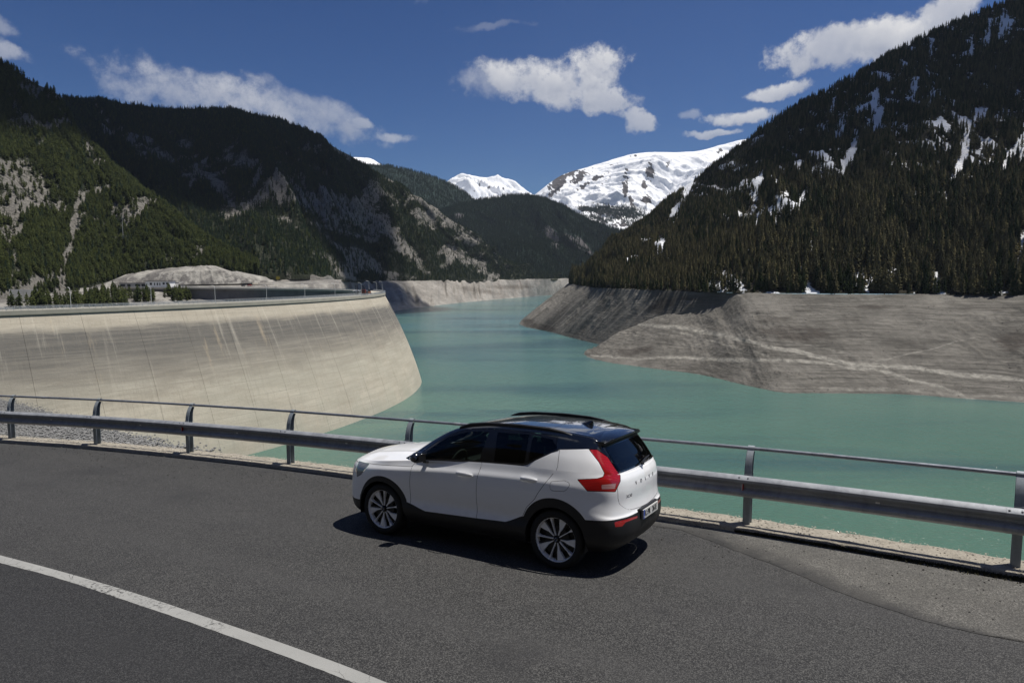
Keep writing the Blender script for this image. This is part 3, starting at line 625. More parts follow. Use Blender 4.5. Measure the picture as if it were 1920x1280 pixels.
# pines just beyond the dam crest on the left, each its own thing
g = np.random.default_rng(14); lst = []
for x0, x1, y0, y1, nn in ((62, 235, 562, 574, 90), (10, 70, 568, 574, 12), (160, 300, 552, 562, 50), (312, 362, 548, 560, 24), (180, 225, 545, 555, 14)):
    for _ in range(nn): lst.append((g.uniform(x0, x1), g.uniform(y0, y1)))
vs = SHEETS['valley_side'][0].reshape(-1, 3); vp = to_px(vs)
first = True; used = set()
for x, y in lst:
    k = np.argmin((vp[:, 0]-x)**2 + (vp[:, 1]-y-6)**2); p = vs[k]
    P0 = KINDS['pine'][g.integers(0, 3)]
    if P0.name in used: o = P0.copy(); COL.objects.link(o)
    else: o = P0; used.add(P0.name)
    s_ = g.uniform(.6, 1.15); o.location = (p[0]+g.uniform(-2, 2), p[1]+g.uniform(-4, 4), p[2]-.3); o.scale = (s_, s_, s_*1.05); o.rotation_euler.z = g.random()*6
    zone = 'left of the nearest lamp' if x < 133 else 'between the first two lamps' if x < 235 else 'around the second lamp' if x < 300 else 'before the dark far wall'
    tag(o, ('tall' if s_ > .88 else 'low') + ' green mountain pine just behind the dam crest, ' + zone, 'pine tree', 'pines behind the dam crest')
k = 0
for i, P0 in enumerate(KINDS['far']):
    A = SHEETS['far_left_bank'][0]; c = to_px(A[..., :]); q = np.argmin((c[..., 0]-(596+i*70))**2+(c[..., 1]-(522+i*2))**2); P0.location = A.reshape(-1, 3)[q]
    tag(P0, ('small dark conifer on the grey slope behind the dam, the left one' if i == 0 else 'small dark conifer on the grey slope behind the dam, the right one'), 'conifer', 'small conifers on the grey slope')
# ------------------------------------------------------------------ dam
ZC = Z_CREST
crest = np.array([(-320, 90), (-262, 132), (-212, 172), (-164, 218), (-136, 254), (-107, 304), (-89, 356), (-81.5, 409), (-85, 455), (-102, 500), (-130, 540), (-175, 575), (-235, 606), (-300, 630), (-360, 645)], float)
cl = np.r_[0, np.cumsum(np.linalg.norm(np.diff(crest, axis=0), axis=1))]
def crest_at(s):
    p = herm(cl, crest, s); q = herm(cl, crest, s+.5); t = (q-p)/np.linalg.norm(q-p, axis=-1, keepdims=True)
    n = np.stack([t[..., 1], -t[..., 0]], -1); return p, t, n          # n points upstream
def face_off(h): return 1.15*h/2.1 - .0024*h*h - .9*np.exp(-h/2.0)*0
def conc_mat():
    m, g, p = newmat('dam concrete'); uv = g.new('ShaderNodeUVMap').outputs[0]; u, v, _ = g.sep(uv)
    vv = lambda a, b: g.comb(g.math('MULTIPLY', u, a), g.math('MULTIPLY', v, b), 0)
    n1 = g.noise(vv(.05, .25), 1, 6, .65); lifts = g.noise(vv(.03, 1.1), 1, 4, .75); st = g.noise(vv(.33, .018), 1, 5, .7); fine = g.noise(vv(1.2, 1.2), 1, 5, .7)
    c = g.mix(g.rng(n1, .3, .7), (.39, .345, .272), (.56, .51, .415))
    # old water line band: dark between 6 and 24 m under the crest
    vw = g.math('ADD', v, g.math('MULTIPLY', g.math('SUBTRACT', n1, .5), 7))
    band = g.math('MULTIPLY', g.rng(vw, 4.5, 7.5), g.rng(vw, 34, 13, 0, 1))
    c = g.mix(g.math('MULTIPLY', band, g.rng(lifts, .3, .6, .72, 1.0)), c, (.088, .086, .083))
    c = g.mix(g.rng(vw, 30, 10, 0, .22), c, (.26, .24, .21))
    c = g.mix(g.math('MULTIPLY', g.rng(lifts, .52, .66), .10), c, (.20, .185, .16))
    c = g.mix(g.math('MULTIPLY', g.rng(st, .56, .72), g.rng(v, 22, 3, .22, .48)), c, (.66, .61, .51))
    c = g.mix(g.math('MULTIPLY', g.rng(g.noise(vv(.21, .03), 1, 5, .7), .60, .72), g.rng(v, 30, 0, .2, .7)), c, (.52, .42, .29))
    c = g.mix(g.math('MULTIPLY', g.rng(g.noise(vv(.8, .05), 1, 3, .7), .55, .7), .35), c, (.26, .24, .20))
    c = g.mix(g.math('MULTIPLY', g.rng(fine, .5, .75), .3), c, (.24, .21, .17))
    blot = g.noise(vv(.03, .05), 1, 5, .6); c = g.mix(g.math('MULTIPLY', g.rng(blot, .4, .62, 0, .45), g.rng(v, 20, 32)), c, (.36, .345, .285)); c = g.mix(g.math('MULTIPLY', g.rng(v, 38, 58, 0, .5), g.rng(g.noise(vv(.09, .06), 1, 5, .7), .4, .6)), c, (.37, .37, .30))
    w = g.math('ABSOLUTE', g.math('SUBTRACT', g.math('FRACT', g.math('DIVIDE', v, 3.0)), .5))
    c = g.mix(g.math('MULTIPLY', g.rng(w, .455, .485), g.rng(n1, .40, .65, .0, .4)), c, (.14, .125, .10))
    w2 = g.math('ABSOLUTE', g.math('SUBTRACT', g.math('FRACT', g.math('DIVIDE', u, 3.25)), .5))
    c = g.mix(g.math('MULTIPLY', g.rng(w2, .47, .49), g.rng(g.noise(vv(.3, .2), 1, 2), .45, .7, 0, .45)), c, (.16, .14, .12))
    g.put(p.inputs['Base Color'], c); p.inputs['Roughness'].default_value = .92; p.inputs['Specular IOR Level'].default_value = .2
    bump(g, p, g.math('ADD', fine, g.math('MULTIPLY', lifts, .3)), .2, .5); return m
M_DAM = conc_mat()
M_CONC = mat('grey crest concrete', (.41, .38, .315), .9, var=.25, scale=.25)
M_CONCD = mat('dark downstream concrete', (.16, .155, .15), .95, var=.5, scale=.12)
M_JOINT = mat('dark joint', (.03, .028, .025), .95)
M_ALU = mat('weathered galvanised railing', (.46, .49, .52), .5, .3)
dam = empty('dam', (*crest[7], ZC)); tag(dam, 'tall curved concrete arch dam with stained pale upstream face', 'dam')
def local(o):     # keep world shape under the dam's empty
    o.location = -Vector(dam.location); return o
s_all = np.linspace(30, cl[-1]-20, 44)
hs = np.r_[np.linspace(0, 12, 6), np.linspace(16, 88, 20)]
for a, b in zip(s_all[:-1], s_all[1:]):
    if b > cl[9]+10: break
    g_ = .035; ss = np.linspace(a+g_, b-g_, 7); p, t, n = crest_at(ss)
    V = []; UV = []
    for h in hs:
        off = face_off(h)
        V.append(np.c_[p + n*off, np.full(len(ss), ZC-1.25-h)]); UV.append(np.c_[ss, np.full(len(ss), h)])
    V = np.stack(V, 1); UV = np.stack(UV, 1)
    ed = []                                    # return faces of the joint, 1.2 m deep
    for k in (0, -1):
        q = V[k].copy(); q[:, :2] -= n[k]*.3; ed.append(q)
    V2 = np.concatenate([ed[0][None], V, ed[1][None]]); UV2 = np.concatenate([UV[:1], UV, UV[-1:]])
    o = local(mesh_obj('concrete_block', V2.reshape(-1, 3), gridF(9, len(hs), False), M_DAM, dam, uv=UV2.reshape(-1, 2)))
    try: o.data.set_sharp_from_angle(angle=math.radians(40))
    except Exception: pass
ss = np.linspace(30, cl[9]+30, 120); p, t, n = crest_at(ss)
V = np.stack([np.c_[p + n*(face_off(h)-.2), np.full(len(ss), ZC-1.25-h)] for h in hs], 1)
local(mesh_obj('joint_backing', V.reshape(-1, 3), gridF(120, len(hs)), M_JOINT, dam))
# crest slab with roadway, both parapets
ss = np.linspace(10, cl[-1], 260); p, t, n = crest_at(ss)
def strip(name, prof, m, par=dam, sm=False):
    V = np.stack([np.c_[p + n*o_, np.full(len(ss), ZC+z_)] for o_, z_ in prof], 1)
    o = mesh_obj(name, V.reshape(-1, 3), gridF(len(ss), len(prof)), m, par, smooth=sm); return local(o) if par is dam else o
strip('crest_slab', [(-1.0, -1.45), (.75, -1.45), (.75, -.002), (.70, 0), (.45, -.25), (-8.9, -.25), (-9.05, 0), (-9.6, 0), (-9.6, -1.4), (-8.2, -1.4)], M_CONC)
strip('downstream_face', [(-8.2, -1.4), (-8.4, -6), (-10, -20), (-13, -50), (-18, -90)], M_CONCD)
# railings of the crest: galvanised posts, infill and top rail on a low sill
def railing(off, lab, step, s0, s1):
    r = empty('crest_railing', (*crest[7], ZC)); tag(r, lab, 'railing')
    for z0, z1, nm in ((1.0, 1.09, 'top_rail'), (.55, .62, 'middle_rail'), (.12, .2, 'bottom_rail')):
        sq = np.linspace(s0, s1, 200); p_, t_, n_ = crest_at(sq); V = np.stack([np.c_[p_ + n_*(off+a), np.full(len(sq), ZC+z)] for a, z in ((-.05, z0), (.05, z0), (.05, z1), (-.05, z1), (-.05, z0))], 1)
        o = mesh_obj(nm, V.reshape(-1, 3), gridF(len(sq), 5), M_ALU, r, smooth=False); o.location = -Vector(r.location)
    b = MB()
    for s in np.arange(s0, s1, step):
        p_, t_, n_ = crest_at(np.array([s])); c = p_[0]+n_[0]*off; b.box((c[0], c[1], ZC+.5), (.07, .07, 1.05))
    o = b.build('post', M_ALU, r); o.location = -Vector(r.location); o['kind'] = 'stuff'
    b = MB()
    for s in np.arange(s0, s1, .22):
        p_, t_, n_ = crest_at(np.array([s])); c = p_[0]+n_[0]*off; b.box((c[0], c[1], ZC+.58), (.035, .035, .8))
    o = b.build('baluster', M_ALU, r); o.location = -Vector(r.location); o['kind'] = 'stuff'
railing(.6, 'grey metal railing along the lake edge of the dam crest', 2.0, 60, cl[9])
railing(-9.3, 'grey metal railing along the valley edge of the dam crest', 2.0, 60, cl[-1]-10)
M_LAMP = mat('pale grey lamp post', (.62, .62, .60), .5, .1); M_LAMPHEAD = mat('lamp head glass', (.75, .75, .72), .3)
def lamp():
    r = empty('street_lamp'); b = MB()
    b.tube([(0, 0, 0), (0, 0, .5), (0, 0, 6.4), (.08, 0, 7.0), (.4, 0, 7.5), (.9, 0, 7.78), (1.3, 0, 7.85)], [.13, .11, .08, .075, .07, .06, .05], 8); b.build('pole', M_LAMP, r, True)
    b = MB(); b.box((1.6, 0, 7.84), (.95, .3, .16), bev=.05); b.build('lamp_head', M_LAMPHEAD, r); return r
base = lamp(); first = True
LAMPS = [(133, 577, -1, 'street lamp nearest the left edge of the picture on the dam crest'), (285, 571, 0, 'street lamp on the dam crest in front of the pines'), (404, 561, 0, 'street lamp on the dam crest before the left part of the dark far wall'),
         (500, 556, 0, 'street lamp on the dam crest before the far wall, below the yellow sign'), (572, 554, -1, 'street lamp with left-pointing arm, second left of the work site on the crest'), (628, 551, -1, 'street lamp with left-pointing arm directly left of the crest work site')]
sq = np.linspace(60, cl[9]+20, 1200); pq, tq, nq = crest_at(sq); inn = pq - nq*1.0
ppx = to_px(np.c_[inn, np.full(len(inn), ZC)])
LL = []
for x, y, d, lab in LAMPS:
    k = np.argmin(abs(ppx[:, 0]-x) + 1000*(sq > cl[7])); LL.append((inn[k], nq[k], lab))
for k, (s_, lab) in enumerate(((cl[7]-25, 'street lamp on the crest just before its outermost bend, nearest of three'), (cl[7]+8, 'street lamp at the outermost bend of the dam crest'), (cl[8]+5, 'street lamp just behind the outermost bend of the dam crest'),
                               (cl[9]+5, 'street lamp on the far arm of the dam crest beside the work site'), (cl[10]+12, 'street lamp on the far crest arm above the right part of the dark wall'), (cl[11]+35, 'street lamp on the far crest arm above the left part of the dark wall'))):
    p_, t_, n_ = crest_at(np.array([s_])); LL.append((p_[0]-n_[0]*1.0, n_[0], lab))
for k, (c, n_, lab) in enumerate(LL):
    o = base if k == 0 else copy_tree(base)
    o.location = (c[0], c[1], ZC-.25); o.rotation_euler.z = math.atan2(-n_[1], -n_[0]); o.scale = (.95,)*3
    tag(o, lab, 'street lamp', 'street lamps along the dam crest')
# ------------------------------------------------------------------ road (a gently banked plane)
RN = Vector((-0.00337169, 0.07412148, 0.99724352))
def rz(x, y): return 0.0033810068*x - 0.0743263564*y + 0.6341
posts = np.array([(-26.2, 20.6), (-23.6, 20.0), (-21.0, 19.4), (-18.3, 18.75), (-15.55, 17.95), (-12.77, 17.05), (-10.04, 16.15), (-7.27, 15.02), (-4.6, 13.78), (-1.94, 12.38), (.74, 10.93), (3.33, 9.41), (5.86, 7.66), (8.25, 5.85), (10.5, 3.9), (12.6, 1.8), (14.6, -.5), (16.4, -2.9), (18.0, -5.4)])
pl = np.r_[0, np.cumsum(np.linalg.norm(np.diff(posts, axis=0), axis=1))]
def rail_at(s):
    s = np.asarray(s, float); p = herm(pl, posts, s); q = herm(pl, posts, s+.05); t = (q-p)/np.linalg.norm(q-p, axis=-1, keepdims=True)
    return p, t, np.stack([-t[..., 1], t[..., 0]], -1)      # n points out over the lake
def asphalt(name, c0, c1, speck, sc=1.0, gravel=0):
    m, g, p = newmat(name); P = g.pos()
    big = g.noise(P, .35, 4, .6); mid = g.noise(P, 2.2, 5, .65)
    v = g.new('ShaderNodeTexVoronoi'); g.put(v.inputs['Vector'], P); v.inputs['Scale'].default_value = 120*sc
    hs_ = g.noise(P, 160*sc, 2, .6)
    c = g.mix(g.rng(g.math('ADD', g.math('MULTIPLY', big, .6), g.math('MULTIPLY', mid, .4)), .35, .65), c0, c1)
    sp = g.sep(v.outputs['Color'])[0]
    c = g.mix(g.rng(sp, .5, 1.0, 0, .75), c, speck); c = g.mix(g.rng(sp, .5, 0, 0, .6), c, tuple(k*.35 for k in c0))
    c = g.mix(g.rng(g.noise(P, 55*sc, 2, .5), .68, .74, 0, .8 if gravel else .35), c, (.02, .02, .018))
    if not gravel:
        # tyre-polished wheel tracks and slightly paler patches along the lane
        x, y, z = g.sep(P); lat = g.math('ADD', g.math('MULTIPLY', x, .5126), g.math('MULTIPLY', y, .8554))
        tr = g.noise(g.comb(g.math('MULTIPLY', lat, 1.1), g.math('MULTIPLY', x, .06), 0), 1, 3, .5)
        c = g.mix(g.rng(tr, .45, .62, 0, .30), c, tuple(k*1.7 for k in c1))
    if gravel:
        e = g.math('ADD', g.attr('edge'), g.math('MULTIPLY', g.math('SUBTRACT', g.noise(P, 3.5, 6, .7), .5), .9))
        c = g.mix(g.rng(e, .02, .60), (.031, .0305, .030), c); c = g.mix(g.rng(g.noise(P, 1.1, 5, .7), .42, .62, 0, .5), c, (.052, .05, .046))
    else:
        c = g.mix(g.rng(g.noise(g.vmath('ADD', P, (7, 3, 0)), .8, 5, .6), .55, .72, 0, .55), c, (.026, .026, .027))
        vc = g.new('ShaderNodeTexVoronoi', feature='DISTANCE_TO_EDGE'); g.put(vc.inputs['Vector'], g.vmath('ADD', P, g.comb(g.math('MULTIPLY', mid, 1.2), g.math('MULTIPLY', big, 1.5), 0))); vc.inputs['Scale'].default_value = .22
        c = g.mix(g.math('MULTIPLY', g.rng(vc.outputs['Distance'], .004, .001), g.rng(big, .56, .62, 0, .25)), c, (.012, .012, .012))
    g.put(p.inputs['Base Color'], c); p.inputs['Roughness'].default_value = .82; p.inputs['Specular IOR Level'].default_value = .3
    bump(g, p, g.math('ADD', v.outputs['Distance'], hs_), .0025, .8); return m
M_ASPH = asphalt('asphalt', (.022, .022, .023), (.035, .0345, .034), (.13, .128, .122))
M_SHO = asphalt('worn shoulder asphalt', (.070, .068, .062), (.100, .096, .088), (.22, .21, .19), .8, 1)
def kerbm():
    m, g, p = newmat('crumbling kerb concrete'); P = g.pos(); n = g.noise(P, 6, 6, .75); f = g.noise(P, 45, 4, .7)
    c = g.mix(g.rng(n, .35, .65), (.30, .27, .22), (.44, .40, .33)); c = g.mix(g.rng(f, .52, .7, 0, .8), c, (.13, .115, .095)); c = g.mix(g.rng(g.noise(P, 110, 2), .6, .7, 0, .6), c, (.5, .47, .41))
    g.put(p.inputs['Base Color'], c); p.inputs['Roughness'].default_value = .95; bump(g, p, g.math('ADD', n, f), .03, .9); return m
M_KERB = kerbm()
ss = np.linspace(0.1, pl[-1]-.1, 700)
p, t, n = rail_at(ss)
edge_in = -.20
# road sheet: from the kerb inwards 14 m
wn = fbm(ss*.9, ss*0, 4, 301)*.02
rows = []
offs = np.r_[edge_in, -.6, -1.2, -2.2, -4, -6, -8, -10, -12.5]
Vr = []
nin = -n
for o_ in offs:
    q = p + n*o_; Vr.append(np.c_[q, rz(q[:, 0], q[:, 1])])
Vr = np.stack(Vr, 1)
# use a simple plane polygon instead of the offset grid where the curve would fold
road_pts = [tuple(x) for x in (p + n*edge_in)[::4]]
poly = road_pts + [(19.5, -9), (8, -14), (-8, -12), (-30, -2), (-40, 14), (-30, 19)]
bm = bmesh.new(); vs = [bm.verts.new((x, y, rz(x, y))) for x, y in poly]; f = bm.faces.new(vs); bmesh.ops.triangulate(bm, faces=[f])
me = bpy.data.meshes.new('road'); bm.to_mesh(me); bm.free(); me.materials.append(M_ASPH)
road = bpy.data.objects.new('road', me); COL.objects.link(road); tag(road, kind='structure')
if me.polygons[0].normal.z < 0: me.flip_normals()
# paler old asphalt shoulder on the right, its edge a shallow curve
def on_road(px, py, dz=0):
    r = ray(px, py); C = np.array([0, 0, CAM_H]); N = np.array(RN); P0 = np.array([0, 0, rz(0, 0)])
    tt = ((P0-C)@N)/(r@N); q = C+r*tt; return np.array([q[0], q[1], q[2]+dz])
bl = [on_road(*q) for q in ((1235, 987), (1262, 991), (1330, 1014), (1400, 1040), (1470, 1066), (1540, 1096), (1610, 1124), (1690, 1150), (1800, 1180), (1920, 1203), (2100, 1235), (2500, 1300))]
bl = np.array(bl); bb = np.r_[0, np.cumsum(np.linalg.norm(np.diff(bl, axis=0), axis=1))]; q1 = herm(bb, bl[:, :2], np.linspace(0, bb[-1], 400))
q1[:, 1] += fbm(np.arange(400)*.08, np.zeros(400), 4, 5)*.05
sA = ss[(p[:, 0] > q1[0, 0]-.9)]; pA, tA, nA = rail_at(sA); q2 = pA + nA*(edge_in-.002)
k = np.linspace(0, len(q2)-1, 400).astype(int); q2 = q2[k]
Vs = np.stack([np.c_[a, rz(a[:, 0], a[:, 1])+.004] for a in (q1*(1-w_)+q2*w_ for w_ in np.linspace(0, 1, 6))], 1)
ew_ = np.repeat(np.linspace(0, 1, 6)[None], 400, 0)*np.linalg.norm(q2-q1, axis=1)[:, None]
o = mesh_obj('road_shoulder', Vs.reshape(-1, 3), gridF(400, 6), M_SHO, smooth=False, attrs={'edge': ew_.ravel()}); tag(o, kind='structure')
# dark older seam patch along the boundary
M_SEAM = mat('dark seam', (.045, .044, .042), .9, var=.5, scale=20)
# lane line: worn white paint
m, g, pr = newmat('worn road paint'); P = g.pos(); x, y, z = g.sep(P)
fl = g.noise(P, 28, 5, .7); cr = g.noise(g.vmath('MULTIPLY', P, (9, 9, 9)), 1.0, 6, .8)
al = g.comb(g.math('ADD', g.math('MULTIPLY', x, 3.6), g.math('MULTIPLY', y, 3.0)), g.math('SUBTRACT', g.math('MULTIPLY', x, 1.2), g.math('MULTIPLY', y, 1.6)), 0)
vo = g.new('ShaderNodeTexVoronoi', feature='DISTANCE_TO_EDGE'); g.put(vo.inputs['Vector'], g.vmath('ADD', al, g.comb(g.math('MULTIPLY', fl, .25), 0, 0))); vo.inputs['Scale'].default_value = 1.5
wear = g.math('MAXIMUM', g.math('MULTIPLY', g.rng(fl, .53, .58), g.rng(g.noise(P, .9, 3), .48, .60)), g.math('MULTIPLY', g.rng(vo.outputs['Distance'], .016, .008), g.rng(g.noise(P, 2.4, 3), .5, .6, 0, .8)))
c = g.mix(g.noise(P, 3, 4), (.24, .24, .23), (.33, .33, .315)); c = g.mix(g.rng(g.noise(P, 140, 2), .5, .7, 0, .35), c, (.15, .15, .14)); c = g.mix(wear, c, (.045, .044, .043))
g.put(pr.inputs['Base Color'], c); pr.inputs['Roughness'].default_value = .8; bump(g, pr, cr, .003, .6)
M_PAINT = m
top = [(-420, 938), (-200, 990), (0, 1040.7), (134, 1076.6), (268, 1116.8), (402, 1162), (536, 1208), (670, 1257), (720, 1277.5), (900, 1352), (1150, 1470)]
bot = [(-430, 950), (-200, 1004), (0, 1055), (107, 1083.6), (241, 1127.5), (375, 1173), (509, 1221), (643, 1272), (830, 1351), (1060, 1460)]
def road_curve(L, n_):
    q = np.array([on_road(*a) for a in L]); s_ = np.r_[0, np.cumsum(np.linalg.norm(np.diff(q, axis=0), axis=1))]; return herm(s_, q, np.linspace(0, s_[-1], n_))
a, b = road_curve(top, 240), road_curve(bot, 240); jit = fbm(np.arange(240)*.7, np.zeros(240), 3, 8)*.006
b[:, 1] += jit
lane = np.stack([b + (b*0), b + np.array([-3.0, -2.2, 0])[None], b + np.array([-9.0, -7.5, 0])[None]], 1); lane[:, 0] = (a+b)/2; lane[..., 2] = rz(lane[..., 0], lane[..., 1])+.002
o = mesh_obj('far_lane', lane.reshape(-1, 3), gridF(240, 3, True), asphalt('fresh dark asphalt', (.013, .013, .014), (.020, .020, .021), (.08, .08, .079)), smooth=False); tag(o, kind='structure')
V = np.stack([a, b], 1); V[..., 2] += .004
o = mesh_obj('road_marking', V.reshape(-1, 3), gridF(240, 2, True), M_PAINT, smooth=False); tag(o, kind='structure')
# kerb with broken outer edge
K = len(ss); z0 = rz(p[:, 0], p[:, 1]); rough = fbm(ss*3.1, ss*0, 5, 311); rough2 = fbm(ss*7, ss*0+3, 4, 313)
right = smooth(-3, 1.5, p[:, 0])
def kp(off, dz):
    q = p + n*np.asarray(off)[:, None] if np.ndim(off) else p + n*off
    return np.c_[q, rz(q[:, 0], q[:, 1]) + dz]
w_out = .36 + .06*rough + .02*right
prof = [kp(edge_in-.0+.02*rough2, -.05+0*ss), kp(edge_in+.02+.02*rough2, .05+.012*rough), kp(-.09+.02*rough2, .075+.012*rough2)]
for f_ in (.15, .4, .65, .85):
    prof.append(kp(-.09+(w_out+.09)*f_, .078+.016*fbm(ss*5, ss*0+f_*9, 4, 320)))
prof += [kp(w_out, .05+.02*rough2), kp(w_out+.08, -.12+.03*rough), kp(w_out+.35, -.5+0*ss)]
V = np.stack(prof, 1); o = mesh_obj('kerb', V.reshape(-1, 3), gridF(K, len(prof), False), M_KERB)
tag(o, kind='structure')
# near bank beneath the kerb
bank_rows = [np.c_[(p+n*.55), rz(p[:, 0], p[:, 1])-.8]]
leftw = 1 - smooth(-14, -4, p[:, 0])
for d_, h_ in ((4, 4), (10, 9), (20, 17), (35, 29), (60, 50), (90, 75)):
    q = p + n*d_; nz = fbm(q[:, 0]/6, q[:, 1]/6, 4, 331)*d_*.06
    hh = h_*(1.0*(1-leftw)+.50*leftw)*1.0 + 1.2*(1-leftw)
    bank_rows.append(np.c_[q, rz(p[:, 0], p[:, 1])-.6-hh+nz])
V = np.stack(bank_rows, 1); uu = np.linspace(0, V.shape[1]-1, 60)
V = herm(np.arange(V.shape[1]), V.transpose(1, 0, 2).reshape(V.shape[1], -1), uu).reshape(60, K, 3).transpose(1, 0, 2)
V[..., 2] += fbm(V[..., 0]/1.7, V[..., 1]/1.7, 4, 341)*.5*smooth(0, 6, uu)[None]
at_ = {'rock': .5+.8*fbm(V[..., 0]/1.2, V[..., 1]/1.2, 4, 131), 'snow': np.zeros(V.shape[:2])}
o = mesh_obj('lake_bank', V.reshape(-1, 3), gridF(K, 60, False), M_SCREE, attrs={k_: v_.ravel() for k_, v_ in at_.items()}); tag(o, kind='structure')
BANK = V
inner = [kp(.42, -.12)[np.argmin(abs(to_px(kp(.42, -.12))[:, 0]-x_))] for x_ in (-420, -200, 0, 100, 200, 300, 345)]
outer = [D(-420, 690, 110), D(-200, 712, 80), D(0, 750, 58), D(100, 778, 42), D(200, 812, 30), D(300, 848, 20), D(345, 862, 17.2)]
sheet('scree_slope', inner, outer, 260, 60, M_SCREE, amp=.5, fq=(60, 60), ridge_amp=.35, back=70, drop=1.1, seed=140,
      masks=lambda A, P, U, Wd: {'rock': .5+.8*fbm(A[..., 0]/1.2, A[..., 1]/1.2, 4, 131)})
# loose stones: kerb gravel, scree and chips on the asphalt
def rocks(name, pts, size, m, seed, label):
    g_ = np.random.default_rng(seed); VV = []; FF = []
    ico = np.array([(0, 0, 1), (.9, 0, .3), (.28, .85, .35), (-.72, .53, .3), (-.72, -.53, .25), (.28, -.85, .3), (0, 0, -.7)]); fc = [(0, 1, 2), (0, 2, 3), (0, 3, 4), (0, 4, 5), (0, 5, 1), (6, 2, 1), (6, 3, 2), (6, 4, 3), (6, 5, 4), (6, 1, 5)]
    nP = len(pts); a = g_.random(nP)*6.28; sz = size*g_.uniform(.4, 1.6, nP)**1.3
    S = ico[None]*g_.uniform(.6, 1.25, (nP, 7, 3)); S[..., 2] *= .7
    c, s_ = np.cos(a)[:, None], np.sin(a)[:, None]
    X = S[..., 0]*c-S[..., 1]*s_; Y = S[..., 0]*s_+S[..., 1]*c
    V_ = np.stack([X, Y, S[..., 2]], -1)*sz[:, None, None] + np.asarray(pts)[:, None]
    F_ = (np.array(fc)[None] + (np.arange(nP)*7)[:, None, None]).reshape(-1, 3)
    o = mesh_obj(name, V_.reshape(-1, 3), F_, m, smooth=False); tag(o, label, kind='stuff', cat='gravel'); return o
M_STONE = mat('pale grey stones', (.20, .20, .198), .95, var=.7, scale=3.1)
M_CHIP = mat('dark chippings', (.05, .048, .045), .95, var=.5, scale=9)
g = np.random.default_rng(77)
Vb = V[(p[:, 0] > -20) & (p[:, 0] < 1)][:, 2:48]; k = g.integers(0, Vb.shape[0], 26000), (g.random(26000)**1.5*(Vb.shape[1]-1)).astype(int)
pt = Vb[k] + g.normal(0, .12, (26000, 3))*np.array([1, 1, .2]); px = to_px(pt); pt = pt[(px[:, 1] < 880) & (px[:, 0] > -30) & (px[:, 0] < 700)][:6000]
Sv = SHEETS['scree_slope'][0][:, :60].reshape(-1, 3); k = g.integers(0, len(Sv), 60000); q_ = Sv[k] + g.normal(0, .35, (60000, 3))*np.array([1, 1, .02]); px = to_px(q_); q_ = q_[(px[:, 0] > -30)][:48000]; pt = np.vstack([pt, q_])
rocks('scree_stones', pt, .034, M_STONE, 4, 'grey broken stones on the bank between the guardrail and the dam')
k = g.random(7000)*(pl[-1]-4)+1; pk, tk, nk = rail_at(k); oo = np.where(g.random(7000) < .7, g.normal(.22, .12, 7000), g.uniform(-.28, .5, 7000)); q = pk + nk*oo[:, None]
keep = (oo < .36) & (oo > -.3); q = q[keep]; oo = oo[keep]
pt = np.c_[q, rz(q[:, 0], q[:, 1]) + np.where(oo < -.19, .005, .085)]
rocks('kerb_gravel', pt, .010, mat('kerb gravel', (.36, .33, .28), .95, var=.6, scale=11), 5, 'beige gravel lying on the crumbling kerb under the guardrail')
k = g.random(1500)*(pl[-1]-14)+7; pk, tk, nk = rail_at(k); q = pk - nk*(.25+np.abs(g.normal(0, .7, 1500)))[:, None]; pt = np.c_[q, rz(q[:, 0], q[:, 1])+.006]
rocks('road_chippings', pt, .009, M_CHIP, 6, 'dark loose chippings scattered on the road beside the kerb')
M_BOULD = mat('lake bed boulders', (.17, .16, .14), .95, var=.6, scale=.9)
for nm, n_, sz, lb in (('lake_bed_flats', 1800, .30, 'dark boulders strewn over the exposed lake bed on the right'), ('lake_bed_spur', 1200, .40, 'dark boulders strewn over the exposed spur')):
    Sv = SHEETS[nm][0][:, 2:-3].reshape(-1, 3); cl_ = fbm(Sv[:, 0]/30, Sv[:, 1]/30, 4, 17); wv = np.clip(cl_+.15, 0, 1)**2; k = g.choice(len(Sv), n_, p=wv/wv.sum()); q_ = Sv[k] + g.normal(0, 1.2, (n_, 3))*np.array([1, 1, .05])
    rocks('boulders', q_, sz, M_BOULD, 44, lb)
# moss and dry grass along the kerb foot on the right
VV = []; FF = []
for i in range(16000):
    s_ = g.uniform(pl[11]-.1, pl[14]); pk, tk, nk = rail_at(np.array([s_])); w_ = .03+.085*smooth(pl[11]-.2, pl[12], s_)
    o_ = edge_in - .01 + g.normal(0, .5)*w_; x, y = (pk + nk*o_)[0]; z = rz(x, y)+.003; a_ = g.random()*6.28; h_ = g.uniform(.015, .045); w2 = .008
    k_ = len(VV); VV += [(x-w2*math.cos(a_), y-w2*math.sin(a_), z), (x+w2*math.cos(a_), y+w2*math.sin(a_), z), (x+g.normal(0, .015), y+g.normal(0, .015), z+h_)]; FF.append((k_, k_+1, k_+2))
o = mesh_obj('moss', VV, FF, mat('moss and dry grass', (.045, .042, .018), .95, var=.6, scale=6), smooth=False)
tag(o, 'dark mossy strip along the foot of the kerb on the right', 'moss', kind='stuff')

